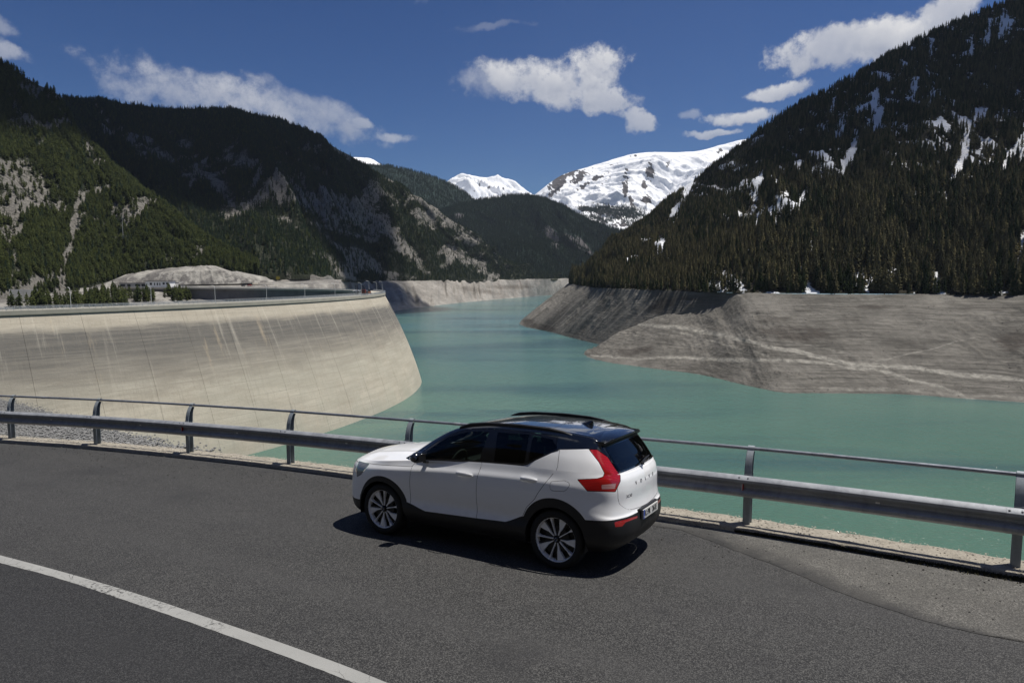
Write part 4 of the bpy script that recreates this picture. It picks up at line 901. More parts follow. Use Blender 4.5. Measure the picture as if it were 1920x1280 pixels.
# ------------------------------------------------------------------ guardrail
def galv(name, c0, c1, rough=.42, metal=.75):
    m, g, p = newmat(name); P = g.obj(); n1 = g.noise(P, 3, 6, .7); n2 = g.noise(P, 40, 3, .6); v = g.noise(g.vmath('MULTIPLY', P, (1, 1, .15)), 9, 4, .6)
    c = g.mix(g.rng(n1, .3, .7), c0, c1); c = g.mix(g.rng(v, .5, .75, 0, .5), c, tuple(k*.55 for k in c0)); c = g.mix(g.rng(n2, .55, .75, 0, .3), c, tuple(min(1, k*1.3) for k in c1))
    g.put(p.inputs['Base Color'], c); g.put(p.inputs['Roughness'], g.rng(n1, .2, .8, rough, rough+.25)); p.inputs['Metallic'].default_value = metal
    bump(g, p, n2, .002, .5); return m
M_GALV = galv('galvanised steel', (.22, .235, .26), (.37, .385, .41), .40, .25); M_POST = galv('weathered steel post', (.22, .25, .28), (.36, .40, .43), .5, .25); M_PIPE = galv('steel pipe', (.20, .215, .25), (.33, .35, .39), .4, .6)
M_RED = mat('red reflector', (.32, .01, .008), .25, coat=.6); M_WHITE = mat('white reflector', (.85, .85, .82), .25, emis=None); M_BOLT = mat('bolt steel', (.12, .12, .13), .5, .8)
rail = empty('guardrail', (*posts[8], rz(*posts[8]))); tag(rail, 'galvanised steel guardrail with corrugated beam and round top rail running along the lake edge', 'guardrail')
RL = Vector(rail.location)
def rbuild(b, name, m, parent=rail, smooth_=True, kind=None):
    o = b.build(name, m, parent, smooth_, 26); o.location = -RL if parent is rail else Vector((0, 0, 0))
    if kind: o['kind'] = kind
    return o
def frame_at(s):
    p_, t_, n_ = rail_at(np.array([s])); x, y = p_[0]; T_ = Vector((t_[0][0], t_[0][1], 0)); q = p_[0]+t_[0]*.5
    T_.z = (rz(*q)-rz(x, y))/.5; T_.normalize(); N_ = Vector((n_[0][0], n_[0][1], 0)).normalized()
    return Vector((x, y, rz(x, y))), T_, N_, Vector((0, 0, 1))
WB = [(-.018, -.156), (-.032, -.150), (-.078, -.118), (-.088, -.105), (-.088, -.072), (-.078, -.060), (-.026, -.022), (-.020, -.010), (-.020, .010), (-.026, .022), (-.078, .060), (-.088, .072), (-.088, .105), (-.078, .118), (-.032, .150), (-.018, .156)]
WBK = [(o_+.007, z_) for o_, z_ in WB[::-1]]
for i in range(len(posts)-1):
    s0, s1 = pl[i], pl[i+1]
    # beam panel of one bay, overlapping the next a little in front
    b = MB(); rings = []
    for k in range(9):
        s = s0 - .12 + (s1-s0+.14)*k/8; C, T_, N_, U = frame_at(min(max(s, .05), pl[-1]-.1)); lap = -.005*(1-k/8)
        rings.append([C + N_*(o_-.045+lap) + U*(.64+z_) for o_, z_ in WB+WBK])
    b.loft(rings); ob = rbuild(b, 'beam_panel', M_GALV)
    C, T_, N_, U = frame_at((s0+s1)/2+.1)
    bb = MB(); R3 = Matrix((T_, N_, U)).transposed(); bb.box(C + N_*(-.071) + U*.645, (.05, .012, .022), R3, bev=.003); rbuild(bb, 'beam_slot', M_WHITE, ob, False)
    # post
    C, T_, N_, U = frame_at(s0); R3 = Matrix((T_, N_, U)).transposed(); b = MB()
    def bx(o0, o1, t0, t1, z0_, z1_): b.box(C + N_*((o0+o1)/2) + T_*((t0+t1)/2) + U*((z0_+z1_)/2), (t1-t0, o1-o0, z1_-z0_), R3)
    bx(-.012, -.004, -.05, .05, -.15, .80); bx(.102, .110, -.05, .05, -.15, .80); bx(-.004, .102, -.05, -.043, -.15, .80)
    # spacer to the beam
    bx(-.075, -.012, -.035, .035, .55, .72)
    # curved upper plate: front flange, web, back flange swept up and outwards, hooked over the pipe
    path = [(.00, .78, .115), (.012, .88, .108), (.04, .98, .098), (.085, 1.07, .085), (.135, 1.13, .072)]
    fr, bk = [], []
    for o_, z_, w_ in path:
        k_ = (z_-.78)/.35; nx, nz = (1-.45*k_), -.75*k_; l_ = math.hypot(nx, nz); nx, nz = nx/l_, nz/l_
        fr.append((o_, z_)); bk.append((o_+nx*w_, z_+nz*w_*.6))
    for line, tk_ in ((fr, .045), (bk, .045)):
        b.loft([[C+N_*o_+U*z_+T_*(-.05), C+N_*o_+U*z_+T_*.045, C+N_*(o_+.008)+U*z_+T_*.045, C+N_*(o_+.008)+U*z_+T_*(-.05)] for o_, z_ in line])
    b.loft([[C+N_*f_[0]+U*f_[1]+T_*(-.05), C+N_*k_[0]+U*k_[1]+T_*(-.05), C+N_*k_[0]+U*k_[1]+T_*(-.044), C+N_*f_[0]+U*f_[1]+T_*(-.044)] for f_, k_ in zip(fr, bk)])
    hook = []
    for a_ in range(200, -50, -25):
        ar = math.radians(a_); hook.append((.17+.042*math.cos(ar), 1.135+.042*math.sin(ar)))
    b.loft([[C+N_*o_+U*z_+T_*(-.045), C+N_*o_+U*z_+T_*.045, C+N_*(o_*.86+.17*.14)+U*(z_*.86+1.135*.14)+T_*.045, C+N_*(o_*.86+.17*.14)+U*(z_*.86+1.135*.14)+T_*(-.045)] for o_, z_ in hook])
    po = rbuild(b, 'post', M_POST)
    # bolts on the beam's upper slope, two per joint
    for dt in (-.09, .03):
        b = MB(); Rb = (N_*(-.75)+U*.66).to_track_quat('Z', 'Y').to_matrix(); cc = C + T_*dt + N_*(-.045-.062) + U*(.64+.127)
        b.lathe([(0, .016), (.010, .014), (.014, .004), (.014, -.004)], cc, n=8, R=Rb); rbuild(b, 'bolt', M_BOLT, ob, True)
    # reflectors at every other joint
    if i % 4 in (3,):
        b = MB(); b.box(C + T_*(-.035) + N_*(-.095) + U*.64, (.012, .05, .10), R3, bev=.004); rf = rbuild(b, 'red_reflector', M_RED, ob, False)
        b = MB(); b.box(C + T_*(-.047) + N_*(-.095) + U*.64, (.006, .05, .10), R3, bev=.002); rbuild(b, 'white_reflector', M_WHITE, ob, False)
# pipe rail in lengths with sleeves
pp = []
for i in range(len(posts)-1):
    b = MB(); pts = []
    for k in range(7):
        C, T_, N_, U = frame_at(min(pl[i] + (pl[i+1]-pl[i])*k/6, pl[-1]-.06)); pts.append(C + N_*.17 + U*1.135)
    b.tube(pts, .026, 12, cap=False); pi_ = rbuild(b, 'top_rail', M_PIPE)
    if i % 2 == 1:
        C, T_, N_, U = frame_at(pl[i]+1.0); b = MB(); b.tube([C+N_*.17+U*1.135-T_*.06, C+N_*.17+U*1.135+T_*.06], .030, 12); rbuild(b, 'sleeve', M_GALV, pi_)
# ------------------------------------------------------------------ the white car
# car frame: s = metres behind the nose, y = metres to the car's left, z = metres above the road
AX_S, AX_Y, AX_Z = Vector((.85767, -.51257, .041)), Vector((-.51419, -.85544, .06184)), Vector((-.00337, .07412, .99724))
S0 = 2.2
car = empty('parked_car'); tag(car, 'white compact SUV with glossy black roof parked beside the guardrail', 'car')
CORG = Vector((.9703, 8.5757, 0)) + AX_S*(S0-3.572)
RC = Matrix((AX_S, -AX_Y, AX_Z)).transposed()
car.matrix_world = Matrix.Translation(CORG) @ RC.to_4x4()
def car_px(P):
    P = np.asarray(P, float); w = np.array(CORG) + (P[:, :1]-S0)*np.array(AX_S) + np.abs(P[:, 1:2])*np.array(AX_Y) + P[:, 2:]*np.array(AX_Z)
    return to_px(w)
def Z3(zx, zy): return (640+zx/3, 740+zy/3)
def paint(name, col, rough, coat, metal=0, flake=.0):
    m, g, p = newmat(name); n = g.noise(g.obj(), 1.5, 4); bf = g.new('ShaderNodeNewGeometry').outputs['Backfacing']
    c = g.mix(n, tuple(k*.97 for k in col), tuple(min(1, k*1.02) for k in col))
    dirt = g.math('MULTIPLY', g.rng(g.sep(g.obj())[2], .75, .25, 0, .35), g.rng(g.noise(g.obj(), 9, 5, .7), .35, .7)); c = g.mix(dirt, c, tuple(.45*k+.05 for k in col))
    c = g.mix(bf, c, (.012, .012, .012)); g.put(p.inputs['Base Color'], c); g.put(p.inputs['Roughness'], g.rng(g.noise(g.obj(), 5, 3), 0, 1, rough, rough+.08))
    p.inputs['Coat Weight'].default_value = coat; p.inputs['Coat Roughness'].default_value = .02; p.inputs['Metallic'].default_value = metal
    return m
M_WHITE_P = paint('white car paint', (.86, .865, .875), .45, 1.0); M_BLACK_P = paint('black gloss paint', (.004, .005, .007), .10, 1.0); [setattr(n.inputs['Coat IOR'], 'default_value', 1.6) for n in M_BLACK_P.node_tree.nodes if n.type == 'BSDF_PRINCIPLED']
M_BLK2 = paint('black pillar paint', (.004, .004, .005), .15, .6)
M_CLAD = mat('black wheel arch plastic', (.009, .009, .010), .5, scale=30, var=.3); M_TRIM = mat('matt black trim', (.010, .010, .011), .45); M_RUB = mat('tyre rubber', (.010, .010, .010), .8, scale=30, var=.3)
M_SIL = mat('machined alloy', (.80, .80, .81), .4, .05); M_RIMB = mat('gloss black alloy', (.006, .006, .007), .45); M_CHROME = mat('bright metal', (.5, .5, .52), .2, .9); M_LETTER = mat('badge metal', (.16, .16, .17), .3, .8)
M_INT = mat('dark cabin trim', (.022, .021, .020), .8); M_SEAT = mat('charcoal seat leather', (.035, .033, .031), .55)
def glassm(name, tint, gl=.06):
    m = bpy.data.materials.new(name); m.use_nodes = True; nt = m.node_tree; nt.nodes.clear(); g = NG(nt)
    t = g.new('ShaderNodeBsdfTransparent'); t.inputs[0].default_value = (*tint, 1); s = g.new('ShaderNodeBsdfGlossy'); s.inputs['Roughness'].default_value = .01
    f = g.new('ShaderNodeFresnel'); f.inputs[0].default_value = 1.5; mx = g.new('ShaderNodeMixShader'); g.l.new(f.outputs[0], mx.inputs[0]); g.l.new(t.outputs[0], mx.inputs[1]); g.l.new(s.outputs[0], mx.inputs[2])
    o = g.new('ShaderNodeOutputMaterial'); g.l.new(mx.outputs[0], o.inputs[0]); return m
M_GLASS = glassm('green tinted glass', (.42, .52, .49)); M_PRIV = glassm('dark privacy glass', (.05, .055, .055))
M_RGLASS = glassm('dark rear glass', (.03, .035, .04))
def lampm(name, c1, c2):
    m, g, p = newmat(name); x, y, z = g.sep(g.obj()); st = g.math('FRACT', g.math('MULTIPLY', z, 60)); c = g.mix(g.rng(st, .25, .5), c1, c2)
    g.put(p.inputs['Base Color'], c); p.inputs['Roughness'].default_value = .12; p.inputs['Coat Weight'].default_value = 1; return m
M_TAIL = lampm('red lamp lens', (.26, .005, .006), (.38, .009, .009)); M_TAIL2 = lampm('clear inset lamp lens', (.35, .12, .12), (.5, .3, .3)); M_HEAD = lampm('headlamp lens', (.10, .11, .12), (.22, .23, .25))

# --- triangle soup helpers
def tris(nu, nv):
    q = gridF(nu, nv); return np.concatenate([q[:, [0, 1, 2]], q[:, [0, 2, 3]]])
def split(V, F, phi):
    """cut triangles along phi = 0 -> V, faces inside (phi < 0), faces outside"""
    s = phi[F] < 0; k = s.sum(1); Fin = [F[k == 3]]; Fout = [F[k == 0]]; mixed = F[(k > 0) & (k < 3)]
    NV = []; cache = {}; n0 = len(V); a_in = []; a_out = []
    def cut(i, j):
        key = (min(i, j), max(i, j))
        if key not in cache:
            t = phi[i]/(phi[i]-phi[j]); cache[key] = n0+len(NV); NV.append(V[i]*(1-t)+V[j]*t)
        return cache[key]
    for f in mixed:
        f = [int(x) for x in f]; ins = [phi[x] < 0 for x in f]
        odd = ins.index(True) if sum(ins) == 1 else ins.index(False)
        a, b, c = f[odd], f[(odd+1) % 3], f[(odd+2) % 3]; ab, ac = cut(a, b), cut(a, c)
        one = [(a, ab, ac)]; two = [(ab, b, c), (ab, c, ac)]
        if sum(ins) == 1: a_in += one; a_out += two
        else: a_in += two; a_out += one
    if NV: V = np.vstack([V, NV])
    if a_in: Fin.append(np.array(a_in)); Fout.append(np.array(a_out))
    return V, np.vstack(Fin), np.vstack(Fout)
def psdf(P, poly):
    poly = np.asarray(poly, float); d = np.full(len(P), 1e9); ins = np.zeros(len(P), bool)
    for a, b in zip(poly, np.roll(poly, -1, axis=0)):
        e = b-a; w = P-a; t = np.clip((w@e)/(e@e), 0, 1); d = np.minimum(d, np.hypot(*(w-t[:, None]*e).T))
        c = (a[1] > P[:, 1]) != (b[1] > P[:, 1])
        with np.errstate(divide='ignore', invalid='ignore'): ins ^= c & (P[:, 0] < (b[0]-a[0])*(P[:, 1]-a[1])/(b[1]-a[1]+1e-12)+a[0])
    return np.where(ins, -d, d)
def pl_(xs, x): a = np.array(xs); return np.interp(x, a[:, 0], a[:, 1])
class Shell:
    def __init__(s, V, F): s.V, s.F = V, F
    def take(s, phi_f, gap=.0028):
        """cut the region out, drop the seam around it, return (V, F)"""
        phi = phi_f(s.V); s.V, fin, out = split(s.V, s.F, phi+gap); F_in = fin; phi = phi_f(s.V)
        s.V, seam, out = split(s.V, out, phi-gap); s.F = out; return s.V, F_in
def compact(V, F):
    u, inv = np.unique(F.ravel(), return_inverse=True); return V[u], inv.reshape(F.shape)
def car_part(name, pieces, m, parent=None, side=0, centre=False, shade=True):
    """pieces [(V, F)] in (s, y, z); side 0 = both halves in one mesh, +1 = left, -1 = right"""
    VV = []; FF = []; o = 0
    for V, F in pieces:
        if len(F) == 0: continue
        V, F = compact(V, F)
        for q in ((1, -1) if side == 0 else (side,)):
            W_ = V.copy(); W_[:, 1] *= q; VV.append(W_); FF.append((F if q > 0 else F[:, ::-1])+o); o += len(V)
    V = np.vstack(VV); F = np.vstack(FF)
    key = np.round(V*5000).astype(np.int64); _, idx, inv = np.unique(key, axis=0, return_index=True, return_inverse=True); inv = inv.ravel()
    F = inv[F]; V = V[idx]; F = F[(F[:, 0] != F[:, 1]) & (F[:, 1] != F[:, 2]) & (F[:, 0] != F[:, 2])]
    L = np.stack([V[:, 0]-S0, -V[:, 1], V[:, 2]], 1)
    n = np.cross(L[F[:, 1]]-L[F[:, 0]], L[F[:, 2]]-L[F[:, 0]]); c = L[F].mean(1)-np.array([0, 0, .75])
    if (n*c).sum() < 0: F = F[:, ::-1].copy()
    return mesh_obj(name, L, F, m, parent or car, shade)
def T3(b, name, m, parent=None, sm=True, ang=35):   # MB built in (s, y, z): convert to the car's local frame
    b.V = [(v[0]-S0, -v[1], v[2]) for v in b.V]; return b.build(name, m, parent or car, sm, ang)

# --- lower body: plan columns from nose centre round the left side to the tail centre
PLAN = np.array([(.015, 0), (.03, .42), (.11, .68), (.30, .845), (.56, .905), (.87, .930), (1.25, .922), (1.8, .908), (2.4, .906), (3.0, .918), (3.572, .936), (3.98, .912), (4.24, .815), (4.36, .62), (4.41, .32), (4.425, 0)])
ZF = [0, 0, 0, 0, .5, 1, 1, 1, 1, 1, 1, .5, 0, 0, 0, 0]     # 1 = side values
top = [.985, .985, .985, .99, 1.0, 1.035, 1.075, 1.128, 1.162, 1.185, 1.19, 1.185, 1.175, 1.16, 1.15, 1.148]
rowsF = [(.20, .15), (.29, .05), (.42, .005), (.56, .0), (.67, .005), (.76, .012), (.85, .022), (.91, .04), (.955, .07), (1.0, .135)]
rowsS = [(.25, .085), (.33, .035), (.44, .004), (.56, .020), (.70, .010), (.84, .0), (.93, .003), (.99, .012), (1.045, .038), (1.125, .066)]
rowsR = [(.26, .17), (.34, .07), (.45, .012), (.57, .0), (.665, .012), (.72, .035), (.83, .050), (.96, .050), (1.06, .062), (1.15, .10)]
tg = np.gradient(PLAN, axis=0); tg /= np.linalg.norm(tg, axis=1, keepdims=True); nrm = np.stack([-tg[:, 1], tg[:, 0]], 1); nrm[0] = (-1, 0); nrm[-1] = (1, 0)
nrm = np.where(((nrm*(PLAN-np.array([2.2, 0]))).sum(1) < 0)[:, None], -nrm, nrm)
ctl = np.zeros((10, 16, 3))
for k in range(16):
    R_ = rowsF if k < 6 else rowsR
    for r in range(10):
        z = R_[r][0]*(1-ZF[k]) + rowsS[r][0]*ZF[k]; ins = R_[r][1]*(1-ZF[k]) + rowsS[r][1]*ZF[k]
        if k in (7, 8, 9) and r == 3: ins += .008
        if k in (5, 10): ins *= .9
        zt = R_[9][0]*(1-ZF[k]) + rowsS[9][0]*ZF[k]
        if z > .7: z = .7 + (z-.7)*(top[k]-.7)/(zt-.7)
        q = PLAN[k] - nrm[k]*ins; ctl[r, k] = (q[0], max(q[1], 0) if k not in (0, 15) else 0, z)
uk = np.r_[0, np.cumsum(np.linalg.norm(np.diff(PLAN, axis=0), axis=1))]; NU, NVv = 430, 84
cu = herm(uk, ctl.transpose(1, 0, 2).reshape(16, -1), np.linspace(0, uk[-1], NU)).reshape(NU, 10, 3)
rk = np.array([0, .1, .24, .37, .50, .63, .73, .81, .88, 1.0])
A_ = herm(rk, cu.transpose(1, 0, 2).reshape(10, -1), np.linspace(0, 1, NVv)).reshape(NVv, NU, 3).transpose(1, 0, 2)
A_[0, :, 1] = 0; A_[-1, :, 1] = 0
LOW = Shell(A_.reshape(-1, 3).copy(), tris(NU, NVv))
topline = A_[:, -1].copy()
# --- hood: from the top line to the centre line
ih = np.argmin(abs(topline[:, 0]-1.50) + 9*(np.arange(NU) > NU*.6)); e = topline[:ih+1]
NH = 40; w = np.linspace(0, 1, NH)[None, :]
sc_ = .16 + (e[:, 0]-e[0, 0])/(e[-1, 0]-e[0, 0])*(1.26-.16)
zc_h = pl_([(.1, 1.0), (.2, 1.045), (.44, 1.092), (.9, 1.135), (1.3, 1.155)], sc_)
ew = w**.9; Hs = e[:, 0:1]*(1-ew) + sc_[:, None]*ew; Hy = e[:, 1:2]*(1-ew); lift = 1-(1-w)**2.3
Hz = e[:, 2:3]*(1-lift) + zc_h[:, None]*lift + .012*np.exp(-((Hy-.52)/.06)**2)*smooth(.25, .5, Hs)*smooth(0, .1, w)
HOOD = Shell(np.stack([Hs, Hy, Hz], -1).reshape(-1, 3), tris(len(e), NH))
# --- greenhouse and roof
zc_ = [(1.10, 1.06), (1.2, 1.125), (1.35, 1.225), (1.6, 1.385), (1.8, 1.49), (2.0, 1.565), (2.2, 1.605), (2.5, 1.642), (3.0, 1.650), (3.4, 1.638), (3.8, 1.604), (3.98, 1.575), (4.04, 1.53), (4.10, 1.45), (4.2, 1.31), (4.3, 1.165), (4.33, 1.09), (4.38, .95)]
ye_ = [(1.10, .78), (1.4, .80), (1.6, .765), (1.75, .735), (1.9, .705), (2.1, .675), (2.4, .655), (3.0, .65), (3.4, .64), (3.7, .628), (3.9, .61), (4.05, .60), (4.15, .605), (4.25, .60), (4.38, .50)]
ze_ = [(1.10, 1.03), (1.4, 1.17), (1.6, 1.305), (1.75, 1.40), (1.9, 1.48), (2.1, 1.552), (2.4, 1.597), (3.0, 1.607), (3.4, 1.592), (3.7, 1.565), (3.9, 1.53), (4.0, 1.48), (4.10, 1.38), (4.2, 1.25), (4.26, 1.15), (4.30, 1.05), (4.38, .92)]
yb_ = [(1.10, .80), (1.4, .845), (2.4, .842), (3.0, .842), (3.5, .845), (3.8, .84), (4.0, .80), (4.15, .735), (4.25, .66), (4.38, .52)]
zb_ = [(1.10, 1.0), (1.4, 1.07), (2.4, 1.11), (3.0, 1.13), (3.5, 1.14), (3.8, 1.14), (4.0, 1.14), (4.15, 1.13), (4.25, 1.08), (4.30, 1.0), (4.38, .90)]
NS, NT = 300, 90; sg = np.linspace(1.12, 4.37, NS)
def hf(tab, s): a = np.array(tab); return herm(a[:, 0], a[:, 1], s)
zc, ye, ze, yb, zb = [hf(t_, sg) for t_ in (zc_, ye_, ze_, yb_, zb_)]
ym, zm = (yb+ye)/2 + .022, (zb+ze)/2 + .0
ctl = np.stack([np.stack(q, -1) for q in ((sg, yb, zb), (sg, ym, zm), (sg, ye+.004, ze-.012), (sg, ye*.955, ze+.30*(zc-ze)+.002), (sg, ye*.80, ze+.62*(zc-ze)), (sg, ye*.45, ze+.88*(zc-ze)), (sg, ye*0, zc))], 0)
tk = np.array([0, .27, .54, .60, .70, .85, 1.0])
G_ = herm(tk, ctl.reshape(7, -1), np.linspace(0, 1, NT)).reshape(NT, NS, 3).transpose(1, 0, 2)
G_[..., 1] = np.maximum(G_[..., 1], 0); G_[:, -1, 1] = 0
GRN = Shell(G_.reshape(-1, 3).copy(), tris(NS, NT))

WF, WR, ZA = .87, 3.572, .36
def f_arch(V):
    d = 1e9
    for s_ in (WF, WR):
        c = np.hypot(V[:, 0]-s_, V[:, 2]-ZA)-.395; b = np.maximum(abs(V[:, 0]-s_)-.395, V[:, 2]-ZA); d = np.minimum(d, np.minimum(c, b))
    return np.maximum(d, .5-V[:, 1])
LOW.take(f_arch, 0)
def clad_h(V): return pl_([(0, .44), (.45, .44), (.46, .52), (1.34, .52), (1.44, .496), (1.551, .464), (1.64, .441), (2.439, .462), (2.889, .482), (2.953, .505), (3.118, .58), (3.98, .66), (4.2, .665), (4.43, .675)], V[:, 0])
def f_clad(V):
    r = np.minimum(np.hypot(V[:, 0]-.895, V[:, 2]-.385)-.448, np.hypot(V[:, 0]-3.578, V[:, 2]-.395)-.472)
    pk = np.maximum(np.maximum(V[:, 2]-.700, V[:, 1]-(.335-(V[:, 2]-.66)*.4)), 4.2-V[:, 0])
    return np.minimum(np.minimum(V[:, 2]-clad_h(V), pk), np.maximum(r, .5-V[:, 1]))
clad = LOW.take(f_clad, .0012)
fog_poly = [Z3(*q) for q in [(1535, 715), (1600, 700), (1668, 678), (1664, 693), (1600, 716), (1580, 740), (1541, 743)]]
CL = Shell(*clad); fog = CL.take(lambda V: np.maximum(psdf(car_px(V), fog_poly)*.006, 3.9-V[:, 0]), .001)
lamp_poly = [Z3(*q) for q in [(1393, 306), (1440, 308), (1500, 350), (1545, 420), (1569, 452), (1570, 485), (1541, 545), (1384, 541), (1327, 475), (1440, 470), (1472, 460), (1480, 440), (1450, 380)]]
f_lamp = lambda V: np.maximum(np.maximum(psdf(car_px(V), lamp_poly)*.006, 3.7-V[:, 0]), .9-V[:, 2])
clear_poly = [Z3(*q) for q in [(1462, 505), (1545, 497), (1540, 528), (1465, 532)]]
tl1 = LOW.take(f_lamp, .003); tl2 = GRN.take(f_lamp, .003)
TL = Shell(*tl1); tclr = TL.take(lambda V: psdf(car_px(V), clear_poly)*.006, .001)
head_poly = [(673.5, 864), (693, 869.5), (687, 876), (677, 889), (670, 893), (667, 880)]
f_head = lambda V: np.maximum(np.maximum(psdf(car_px(V), head_poly)*.006, V[:, 0]-.6), .7-V[:, 2])
hl = LOW.take(f_head, .002)
P2 = lambda V: V[:, [0, 2]]
FD = [(1.50, 1.20), (1.495, 1.12), (1.405, 1.02), (1.385, .80), (1.384, .35), (2.452, .35), (2.456, .80), (2.468, .97), (2.50, 1.12), (2.505, 1.25)]
RD = [(2.505, 1.5), (2.50, 1.12), (2.468, .97), (2.456, .80), (2.452, .35), (3.10, .35), (3.125, .575), (3.20, .71), (3.316, .822), (3.365, .903), (3.481, 1.06), (3.555, 1.16), (3.57, 1.226), (3.553, 1.5)]
sidef = lambda poly: (lambda V: np.maximum(psdf(P2(V), poly), .55-V[:, 1]))
fd = LOW.take(sidef(FD)); rd = LOW.take(sidef(RD)); rd_g0 = None
fuel = LOW.take(sidef([(3.54, 1.06), (3.70, 1.085), (3.76, 1.07), (3.775, 1.04), (3.74, .985), (3.70, .962), (3.56, .955), (3.53, .975), (3.525, 1.03)]), .0022)
f_gate = lambda V: np.maximum(np.maximum(V[:, 1]-pl_([(.70, .30), (.735, .50), (.77, .58), (.83, .655), (.9, .675), (1.05, .68), (1.2, .60), (1.5, .55)], V[:, 2]), 4.05-V[:, 0]), .705+.03*(V[:, 1]/.5)**2-V[:, 2])
gate = LOW.take(f_gate)
f_grille = lambda V: np.maximum(np.maximum(np.maximum(V[:, 1]-.40, V[:, 0]-.2), .56-V[:, 2]), V[:, 2]-.86)
grille = LOW.take(f_grille)
zh = lambda V: pl_([(0, .935), (.3, .945), (.6, .965), (.9, .982), (1.377, 1.008), (1.43, 1.03), (1.5, 1.12), (1.6, 1.3)], V[:, 0])
hd = LOW.take(lambda V: np.maximum(zh(V)-V[:, 2], V[:, 0]-1.52))
hood_cut = HOOD.take(lambda V: V[:, 0] - (1.22 + .26*(V[:, 1]/.85)**2), .001)
# greenhouse regions
ZB2 = [(1.1, 1.02), (1.45, 1.10), (1.776, 1.126), (2.472, 1.160), (3.13, 1.195), (3.549, 1.412), (3.884, 1.440), (3.942, 1.440), (4.089, 1.315), (4.175, 1.215), (4.26, 1.172), (4.4, 1.165)]
GSH = Shell(GRN.V, GRN.F)
wht = GSH.take(lambda V: np.maximum(V[:, 2]-pl_(ZB2, V[:, 0]), 1.45-V[:, 0]), .002)
WG = Shell(*wht); rd2 = WG.take(sidef(RD)); fd2 = WG.take(sidef(FD)); gate2 = WG.take(lambda V: np.maximum(4.20-V[:, 0], V[:, 1]-.68))
insd = lambda poly: (lambda V: np.maximum(np.maximum(psdf(P2(V), poly)+.012, .55-V[:, 1]), V[:, 2]-1.59)-.0)
w1 = GSH.take(insd([(1.585, 1.145), (2.46, 1.172), (2.535, 1.545), (2.40, 1.548), (2.15, 1.518), (1.9, 1.438), (1.73, 1.325), (1.60, 1.22)]), .001)
w2 = GSH.take(insd([(2.665, 1.185), (3.10, 1.205), (3.125, 1.23), (3.125, 1.562), (2.64, 1.555)]), .001)
w3 = GSH.take(insd([(3.155, 1.225), (3.535, 1.415), (3.53, 1.44), (3.44, 1.525), (3.155, 1.558)]), .001)
ws = GSH.take(lambda V: np.maximum(np.maximum(V[:, 1]-(hf(ye_, V[:, 0])-.055), V[:, 0]-2.02), 1.22+.16*(V[:, 1]/.8)**2-V[:, 0]), .001)
rw = GSH.take(lambda V: np.maximum(np.maximum(np.maximum(V[:, 1]-(.565+.05*(1.43-V[:, 2])/.25), V[:, 2]-1.455), 1.188-V[:, 2]), 4.0-V[:, 0]), .001)
sun1 = GSH.take(lambda V: np.maximum(np.maximum(V[:, 1]-.50, V[:, 0]-2.72), 2.10-V[:, 0]), .004)
sun2 = GSH.take(lambda V: np.maximum(np.maximum(V[:, 1]-.50, V[:, 0]-3.36), 2.735-V[:, 0]), .004)
door_frames = GSH.take(lambda V: np.maximum(np.maximum(V[:, 2]-(hf(ze_, V[:, 0])-.030), V[:, 0]-3.50), 1.5-V[:, 0]), .0025)
GRN2 = WG; _, keepF, _o = split(WG.V, WG.F, np.maximum(WG.V[:, 2]-1.158, 4.0-WG.V[:, 0])); WG.V, WG.F = _, _o
_g2V, _x, _g2o = split(gate2[0], gate2[1], np.maximum(gate2[0][:, 2]-1.158, 4.0-gate2[0][:, 0])); gate2 = (_g2V, _g2o)
_gs, _x, _go = split(GSH.V, GSH.F, np.maximum(GSH.V[:, 2]-1.158, 4.0-GSH.V[:, 0])); GSH.V, GSH.F = _gs, _go
kr = topline[:, 0] > 4.255; tr = topline[kr][topline[kr][:, 0].argsort()*0+np.arange(kr.sum())]; tr = tr[tr[:, 1] < .9]
inn_ = tr.copy(); inn_[:, 0] = tr[:, 0] - np.where(tr[:, 0] > 4.0, .10*smooth(4.0, 4.3, tr[:, 0]), 0); inn_[:, 1] = tr[:, 1]*.88; inn_[:, 2] += .014; md_ = (tr+inn_)/2; md_[:, 2] += .006
shelfV = np.stack([tr, md_, inn_], 1).reshape(-1, 3); shelf = (shelfV, tris(len(tr), 3))
